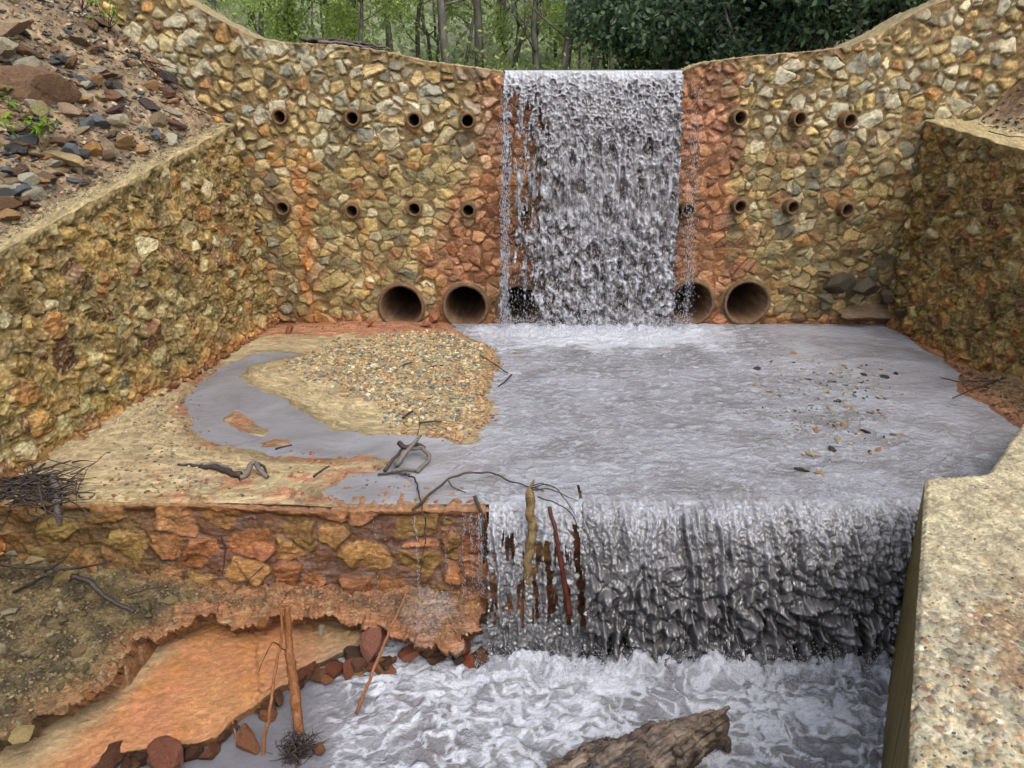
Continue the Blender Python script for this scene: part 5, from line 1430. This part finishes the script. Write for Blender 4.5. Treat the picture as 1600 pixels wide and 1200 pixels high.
wood('branch', 'short dark stub on the sill left of the lower fall', 'branch', [([PY(741, 775, 5.9), PY(752, 800, 5.84), PY(757, 850, 5.80), PY(756, 880, 5.78)], .018, .012)], M_DARKWOOD)
# arched branch on the crest
ab = empty('branch', tuple(PZ(655, 790, .02))); tag(ab, 'long thin arched dark branch lying over the sill edge', 'branch')
stick('stem', local([PZ(645, 798, .0), PZ(672, 772, .03), PZ(705, 745, .10), PZ(735, 738, .10), PZ(770, 740, .06), PZ(800, 752, .04), PZ(835, 762, .03), PZ(850, 768, .02)], ab), .014, .006, M_DARKWOOD, ab, wob=.015, sd=2)
stick('twig', local([PZ(700, 750, .09), PZ(708, 762, .02), PZ(728, 769, .01)], ab), .009, .004, M_DARKWOOD, ab)
stick('twig', local([PZ(632, 738, .06), PZ(648, 745, .05), PZ(655, 770, .03), PZ(662, 800, -.02), PY(665, 830, 5.82), PY(658, 900, 5.80)], ab), .010, .003, M_DARKWOOD, ab, wob=.02)
# twisted root mass in the pool
tr = empty('root_tangle', tuple(PZ(635, 738, 0))); tag(tr, 'twisted grey root tangle standing in the shallow water in front of the gravel bar', 'root')
for k, (pts, r0, r1, m) in enumerate([
    ([PZ(618, 727, .03), PZ(630, 712, .12), PZ(645, 695, .2), PZ(657, 680, .26)], .03, .016, M_GREYWOOD),
    ([PZ(640, 700, .12), PZ(655, 697, .13), PZ(667, 705, .1), PZ(672, 718, .06), PZ(662, 730, .04), PZ(650, 737, .02)], .022, .022, M_GREYWOOD),
    ([PZ(624, 694, .14), PZ(635, 700, .14), PZ(650, 694, .12), PZ(664, 700, .1)], .03, .02, M_DARKWOOD),
    ([PZ(590, 742, .02), PZ(612, 738, .03), PZ(640, 742, .04)], .012, .012, M_DARKWOOD),
    ([PZ(600, 735, .02), PZ(618, 715, .08), PZ(630, 700, .12)], .02, .015, M_DARKWOOD),
    ([PZ(610, 738, .02), PZ(630, 730, .05), PZ(648, 735, .02)], .022, .016, M_GREYWOOD),
    ([PZ(652, 680, .26), PZ(656, 660, .32), PZ(653, 650, .34)], .006, .003, M_DARKWOOD)]):
    stick('root', local(pts, tr), r0, r1, m, tr, wob=.02, sd=k)
# grey root on the sand
gr = empty('driftwood', tuple(PZ(350, 735, .05))); tag(gr, 'grey forked driftwood root lying on the sand at left', 'driftwood')
stick('stem', local([PZ(278, 724, .07), PZ(310, 728, .08), PZ(345, 733, .09), PZ(375, 743, .09)], gr), .012, .035, M_DARKWOOD, gr, wob=.02)
stick('root', local([PZ(375, 745, .08), PZ(388, 740, .1), PZ(392, 722, .16), PZ(400, 720, .16), PZ(405, 735, .12), PZ(418, 745, .08)], gr), .030, .022, M_GREYWOOD, gr, wob=.015)
stick('root', local([PZ(372, 742, .08), PZ(376, 752, .06)], gr), .02, .008, M_DARKWOOD, gr, 8)
stick('root', local([PZ(320, 726, .1), PZ(335, 722, .12), PZ(360, 733, .1)], gr), .012, .02, M_GREYWOOD, gr)
stick('root', local([PZ(398, 722, .16), PZ(412, 725, .13), PZ(416, 738, .1)], gr), .02, .012, M_DARKWOOD, gr)
# brush pile at the left end of the sill
bp = empty('brush_pile', tuple(PZ(70, 760, .1))); tag(bp, 'tangled pile of dark twigs against the foot of the left side wall', 'brush pile')
rg2 = np.random.default_rng(9); tw = []
for i in range(150):
    x = rg2.normal(68, 34); y = rg2.normal(762, 16); p = PZ(x, y, .08 + abs(rg2.normal(0, .07))); a = rg2.normal(.0, .7); L = rg2.uniform(.12, .55)
    d = Vector((math.cos(a), math.sin(a) * .7, rg2.normal(0, .22))) * L
    q = [p - d * .5, p + Vector(rg2.normal(0, .03, 3)), p + d * .5]
    tw.append((smooth_path(local(q, bp), 8, .015, i), np.linspace(rg2.uniform(.004, .012), .002, 8)))
V, F = tube_data(tw, 6, .2); link('twigs', poly_mesh('twigs', V, F), M_DARKWOOD, bp)
for k, (pts, r) in enumerate([([(0, 770), (60, 735), (110, 720)], .02), ([(110, 740), (140, 728), (168, 708)], .007), ([(118, 775), (130, 750), (140, 725)], .006), ([(0, 830), (30, 770), (55, 700), (50, 670)], .007), ([(20, 745), (70, 748), (130, 752)], .014), ([(-10, 760), (40, 752), (105, 735)], .022)]):
    stick('branch', local([PZ(x, y, .14) for x, y in pts], bp), r, r * .4, M_DARKWOOD, bp, wob=.02, sd=k)
st = empty('stump', tuple(PY(90, 815, 5.86))); tag(st, 'short pale grey stump hanging over the sill below the twig pile', 'stump')
stick('stem', local([PZ(82, 745, .12), PZ(86, 765, .10), PY(90, 790, 5.86), PY(92, 822, 5.82)], st), .035, .05, M_GREYWOOD, st, 30, .015, 14, .3, .3, 3, ([0, .4, .8, 1], [.028, .045, .04, .012]))
# branches on the lower left bank
wood('branch', 'long dark branch lying across the top of the left earth bank', 'branch', [([PY(-20, 880, 5.62), PY(50, 888, 5.6), PY(110, 890, 5.6), PY(172, 878, 5.58)], .016, .008), ([PY(70, 892, 5.6), PY(95, 880, 5.6), PY(110, 862, 5.62)], .014, .004), ([PY(0, 935, 5.5), PY(50, 912, 5.55), PY(85, 893, 5.6)], .014, .006), ([PY(100, 890, 5.6), PY(140, 884, 5.58), PY(172, 880, 5.56)], .014, .005), ([PY(20, 925, 5.5), PY(60, 905, 5.52), PY(90, 890, 5.55)], .010, .005)], M_DARKWOOD)
wood('branch', 'curved glossy dark branch on the face of the left earth bank', 'branch', [([PY(112, 900, 5.50), PY(140, 908, 5.46), PY(160, 930, 5.40), PY(185, 945, 5.34), PY(210, 955, 5.32)], .026, .018)], M_DARKWOOD)
wood('branch', 'short dark twig right of the curved branch on the bank', 'branch', [([PY(198, 930, 5.56), PY(225, 922, 5.56), PY(258, 915, 5.58)], .010, .005)], M_DARKWOOD)
wood('branch', 'small dark twig near the left edge of the bank', 'branch', [([PY(5, 995, 5.2), PY(20, 998, 5.18), PY(34, 1000, 5.16)], .014, .006), ([PY(20, 998, 5.18), PY(36, 1016, 5.12)], .006, .003)], M_DARKWOOD)
wood('branch', 'thin root hanging on the orange sill wall', 'branch', [([PY(345, 835, 5.84), PY(352, 860, 5.82), PY(348, 900, 5.80)], .008, .004)], M_BARKRED)
wood('branch', 'thin dark twig leaning on the orange sill', 'branch', [([PY(412, 885, 5.8), PY(385, 908, 5.72), PY(365, 925, 5.66)], .006, .005)], M_DARKWOOD)
wood('branch', 'dark slanting stick standing in the water in front of the ledge', 'branch', [([PY(640, 915, 5.5), PY(618, 965, 5.2), PY(590, 1030, 5.0), PY(572, 1075, 4.85), PY(556, 1115, 4.75)], .010, .016)], M_REDWOOD)
# reeds
rd = empty('broken_sapling', tuple(PZ(462, 1190, -1.4))); tag(rd, 'peeled orange-brown sapling stem standing in the water with a root clump', 'sapling')
stick('stem', local([PY(449, 948, 4.95), PY(450, 990, 4.9), PY(455, 1040, 4.8), PY(462, 1090, 4.7), PY(462, 1110, 4.66), PY(470, 1150, 4.56)], rd), .034, .034, M_REDWOOD, rd, 90, .012, 24, .28, .4, 3, ([0, .03, .33, .36, .40, .70, .73, .77, 1], [.020, .026, .030, .036, .038, .040, .048, .040, .036]))
tw = []
for i in range(190):
    p = PZ(466, 1168, -1.32) + Vector(rg2.normal(0, .055, 3)); a = rg2.uniform(0, 6.28); d = Vector((math.cos(a), math.sin(a), rg2.normal(-.1, .6))) * rg2.uniform(.04, .14)
    tw.append((smooth_path(local([p, p + d * .5 + Vector(rg2.normal(0, .02, 3)), p + d], rd), 7, .01, i), np.linspace(rg2.uniform(.003, .010), .0015, 7)))
V, F = tube_data(tw, 6); link('root_clump', poly_mesh('root_clump', V, F), M_DARKWOOD, rd)
stick('twig', local([PY(446, 1015, 4.84), PY(425, 1000, 4.7), PY(405, 1050, 4.6)], rd), .005, .003, M_DARKWOOD, rd)
wood('branch', 'thin reddish stem standing just left of the peeled sapling', 'branch', [([PY(440, 950, 4.9), PY(440, 1000, 4.82), PY(428, 1060, 4.66), PY(422, 1110, 4.5), PY(412, 1160, 4.4), PY(408, 1215, 4.3)], .011, .015)], M_REDWOOD)
wood('branch', 'thin straight twig poking from under the slab', 'branch', [([PZ(362, 1115, -1.3), PZ(366, 1140, -1.36), PZ(370, 1165, -1.42)], .012, .007)], M_REDWOOD)
# branch on the right bank
wood('branch', 'dark forked branch jutting from the right bank over the water', 'branch', [([PZ(1640, 600, .12), PZ(1600, 600, .14), PZ(1550, 594, .2), PZ(1500, 597, .18), PZ(1470, 590, .16)], .022, .006), ([PZ(1560, 595, .18), PZ(1520, 608, .10), PZ(1488, 622, .03)], .014, .007), ([PZ(1600, 606, .12), PZ(1560, 604, .12), PZ(1530, 612, .08)], .012, .006)], M_DARKWOOD)
# stick at the edge of the gravel bar
wood('branch', 'thin bent stick in the water at the edge of the gravel bar', 'branch', [([PZ(750, 555, .08), PZ(775, 570, .05), PZ(793, 583, .02)], .008, .008), ([PZ(799, 585, .05), PZ(790, 596, .02), PZ(778, 604, .01)], .012, .008)], M_DARKWOOD)
for k, (a, b_, lab) in enumerate([((668, 575), (693, 571), 'short dark stick on the upper gravel bar'), ((665, 627), (678, 621), 'dark wood chip in the middle of the gravel bar'), ((630, 653), (645, 642), 'brown stick on the lower gravel bar'), ((655, 661), (690, 659), 'thin brown stick low on the gravel bar'), ((625, 573), (645, 566), 'dark stub on the upper left of the gravel bar'), ((430, 702), (455, 696), 'thin twig on the orange sand by the channel'), ((490, 745), (515, 728), 'bent orange twig on the sand near the sill')]):
    wood('stick', lab, 'stick', [([PZ(*a, .08), PZ((a[0] + b_[0]) / 2, (a[1] + b_[1]) / 2 - 2, .1), PZ(*b_, .08)], .014, .008)], M_DARKWOOD, 'small sticks on the sand and gravel')
# bundle of branches on the crest, left
cb = empty('driftwood_bundle', tuple(PY(540, 72, 12.3))); tag(cb, 'bundle of long dark driftwood sticks lying on the left of the dam crest', 'driftwood')
for k in range(11):
    o1, o2 = rg2.normal(0, 3), rg2.normal(0, 2.5); a, b_ = rg2.uniform(462, 520), rg2.uniform(560, 615)
    cr = lambda x: np.interp(x, [450, 520, 600, 660], [66, 68, 79, 92])
    stick('stick', local([PY(a, cr(a) - 3 + o1, 12.25 + k * .03), PY((a + b_) / 2, cr((a + b_) / 2) - 4 + o1, 12.3 + k * .03), PY(b_, cr(b_) - 1 + o2, 12.25 + k * .03)], cb), .028, .012, M_GREYWOOD if k % 3 == 0 else M_DARKWOOD, cb, wob=.03, sd=k)
# hanging roots where slope meets the dam
rm = empty('root_mat', tuple(PY(250, 130, 11.9))); tag(rm, 'mat of dark wet roots hanging where the left slope meets the dam', 'roots')
tw = []
for i in range(170):
    t = rg2.random(); x = np.interp(t, [0, .45, 1], [190, 235, 292]) + rg2.normal(0, 7); y = np.interp(t, [0, .45, 1], [75, 118, 175]) + rg2.normal(0, 6)
    p = PY(x, y, 11.9 - .1 * rg2.random()); L = rg2.uniform(.15, .5)
    d = Vector((.75 + rg2.normal(0, .4), rg2.normal(-.1, .25), -.8 + rg2.normal(0, .35))) * L
    tw.append((smooth_path(local([p, p + d * .5 + Vector(rg2.normal(0, .04, 3)), p + d], rm), 8, .02, i), np.linspace(rg2.uniform(.008, .022), .003, 8)))
V, F = tube_data(tw, 5); link('roots', poly_mesh('roots', V, F), M_BARKRED, rm)
# leafy plant at left edge
def leafy(name, label, pxx, py_, n, L, mat, Ysurf=None, spread=.35):
    p = PH(pxx, py_, sf) if Ysurf is None else PY(pxx, py_, Ysurf)
    r = empty(name, tuple(p)); tag(r, label, 'plant'); st_, LVs, LFs, off = [], [], [], 0
    for i in range(n):
        a = rg2.uniform(0, 6.28); d = Vector((math.cos(a) * spread, math.sin(a) * spread, rg2.uniform(.1, .5)))
        pts = [Vector((0, 0, 0)), d * .6, d + Vector((0, 0, .0))]; st_.append((smooth_path(pts, 6), np.linspace(.006, .003, 6)))
        for j in range(9):
            q = d * rg2.uniform(.5, 1.1); b = rg2.uniform(0, 6.28); ax = Vector((math.cos(b), math.sin(b), rg2.normal(0, .3))).normalized(); sd_ = ax.cross(Vector((0, 0, 1))).normalized() * L * .22
            up = Vector((0, 0, .03))
            V4 = [q, q + ax * L * .35 + sd_ + up, q + ax * L - up, q + ax * L * .35 - sd_ + up]
            LVs += [tuple(v) for v in V4]; LFs.append((off, off + 1, off + 2, off + 3)); off += 4
    V, F = tube_data(st_, 5); link('stem', poly_mesh('stem', V, F), M_DARKWOOD, r)
    link('leaves', mesh_np('leaves', np.array(LVs), np.array(LFs), smooth=False), mat, r); return r
leafy('leafy_plant', 'bright yellow-green leafy sprig at the left edge of the slope', 18, 215, 12, .17, L_PLANT, spread=.45)
leafy('leafy_plant', 'tiny green sprig at the top of the hanging roots', 168, 50, 8, .07, L_PLANT, spread=.2)
leafy('leafy_plant', 'faint green tuft growing out of the left slope by the dam', 128, 18, 6, .06, L_PLANT, spread=.2)
wood('branch', 'small dark twig lying near the top of the left slope', 'branch', [([PH(105, 20, sf) + Vector((0, 0, .05)), PH(118, 8, sf) + Vector((0, 0, .08))], .012, .006)], M_DARKWOOD)
wood('branch', 'thin twig lying on the sandy top of the right side wall', 'branch', [([PY(1545, 205, 10.2), PY(1570, 212, 10.0), PY(1602, 215, 9.9)], .008, .005)], M_DARKWOOD)
xs_, ys_, zs_ = (-95, 95), (-8, 155), (-3.2, 140)
hv = np.array([(x, y, z) for z in zs_ for y in ys_ for x in xs_], float)
hfc = np.array([(0, 1, 3, 2), (4, 6, 7, 5), (0, 4, 5, 1), (2, 3, 7, 6), (0, 2, 6, 4), (1, 5, 7, 3)])
hz = link('haze', mesh_np('haze', hv, hfc, smooth=False)); hz['kind'] = 'stuff'
tag(hz, 'thin drizzle haze fading the far woodland', 'haze')
hm = bpy.data.materials.new('haze_air'); hm.use_nodes = True; ht = hm.node_tree
ht.nodes.remove(ht.nodes['Principled BSDF']); vol = ht.nodes.new('ShaderNodeVolumePrincipled')
vol.inputs['Color'].default_value = (.93, .95, .98, 1); vol.inputs['Density'].default_value = .014; vol.inputs['Anisotropy'].default_value = .2
ht.links.new(vol.outputs[0], ht.nodes['Material Output'].inputs['Volume']); hz.data.materials.append(hm)
print('objects', len(bpy.data.objects), 'verts', sum(len(m.vertices) for m in bpy.data.meshes))
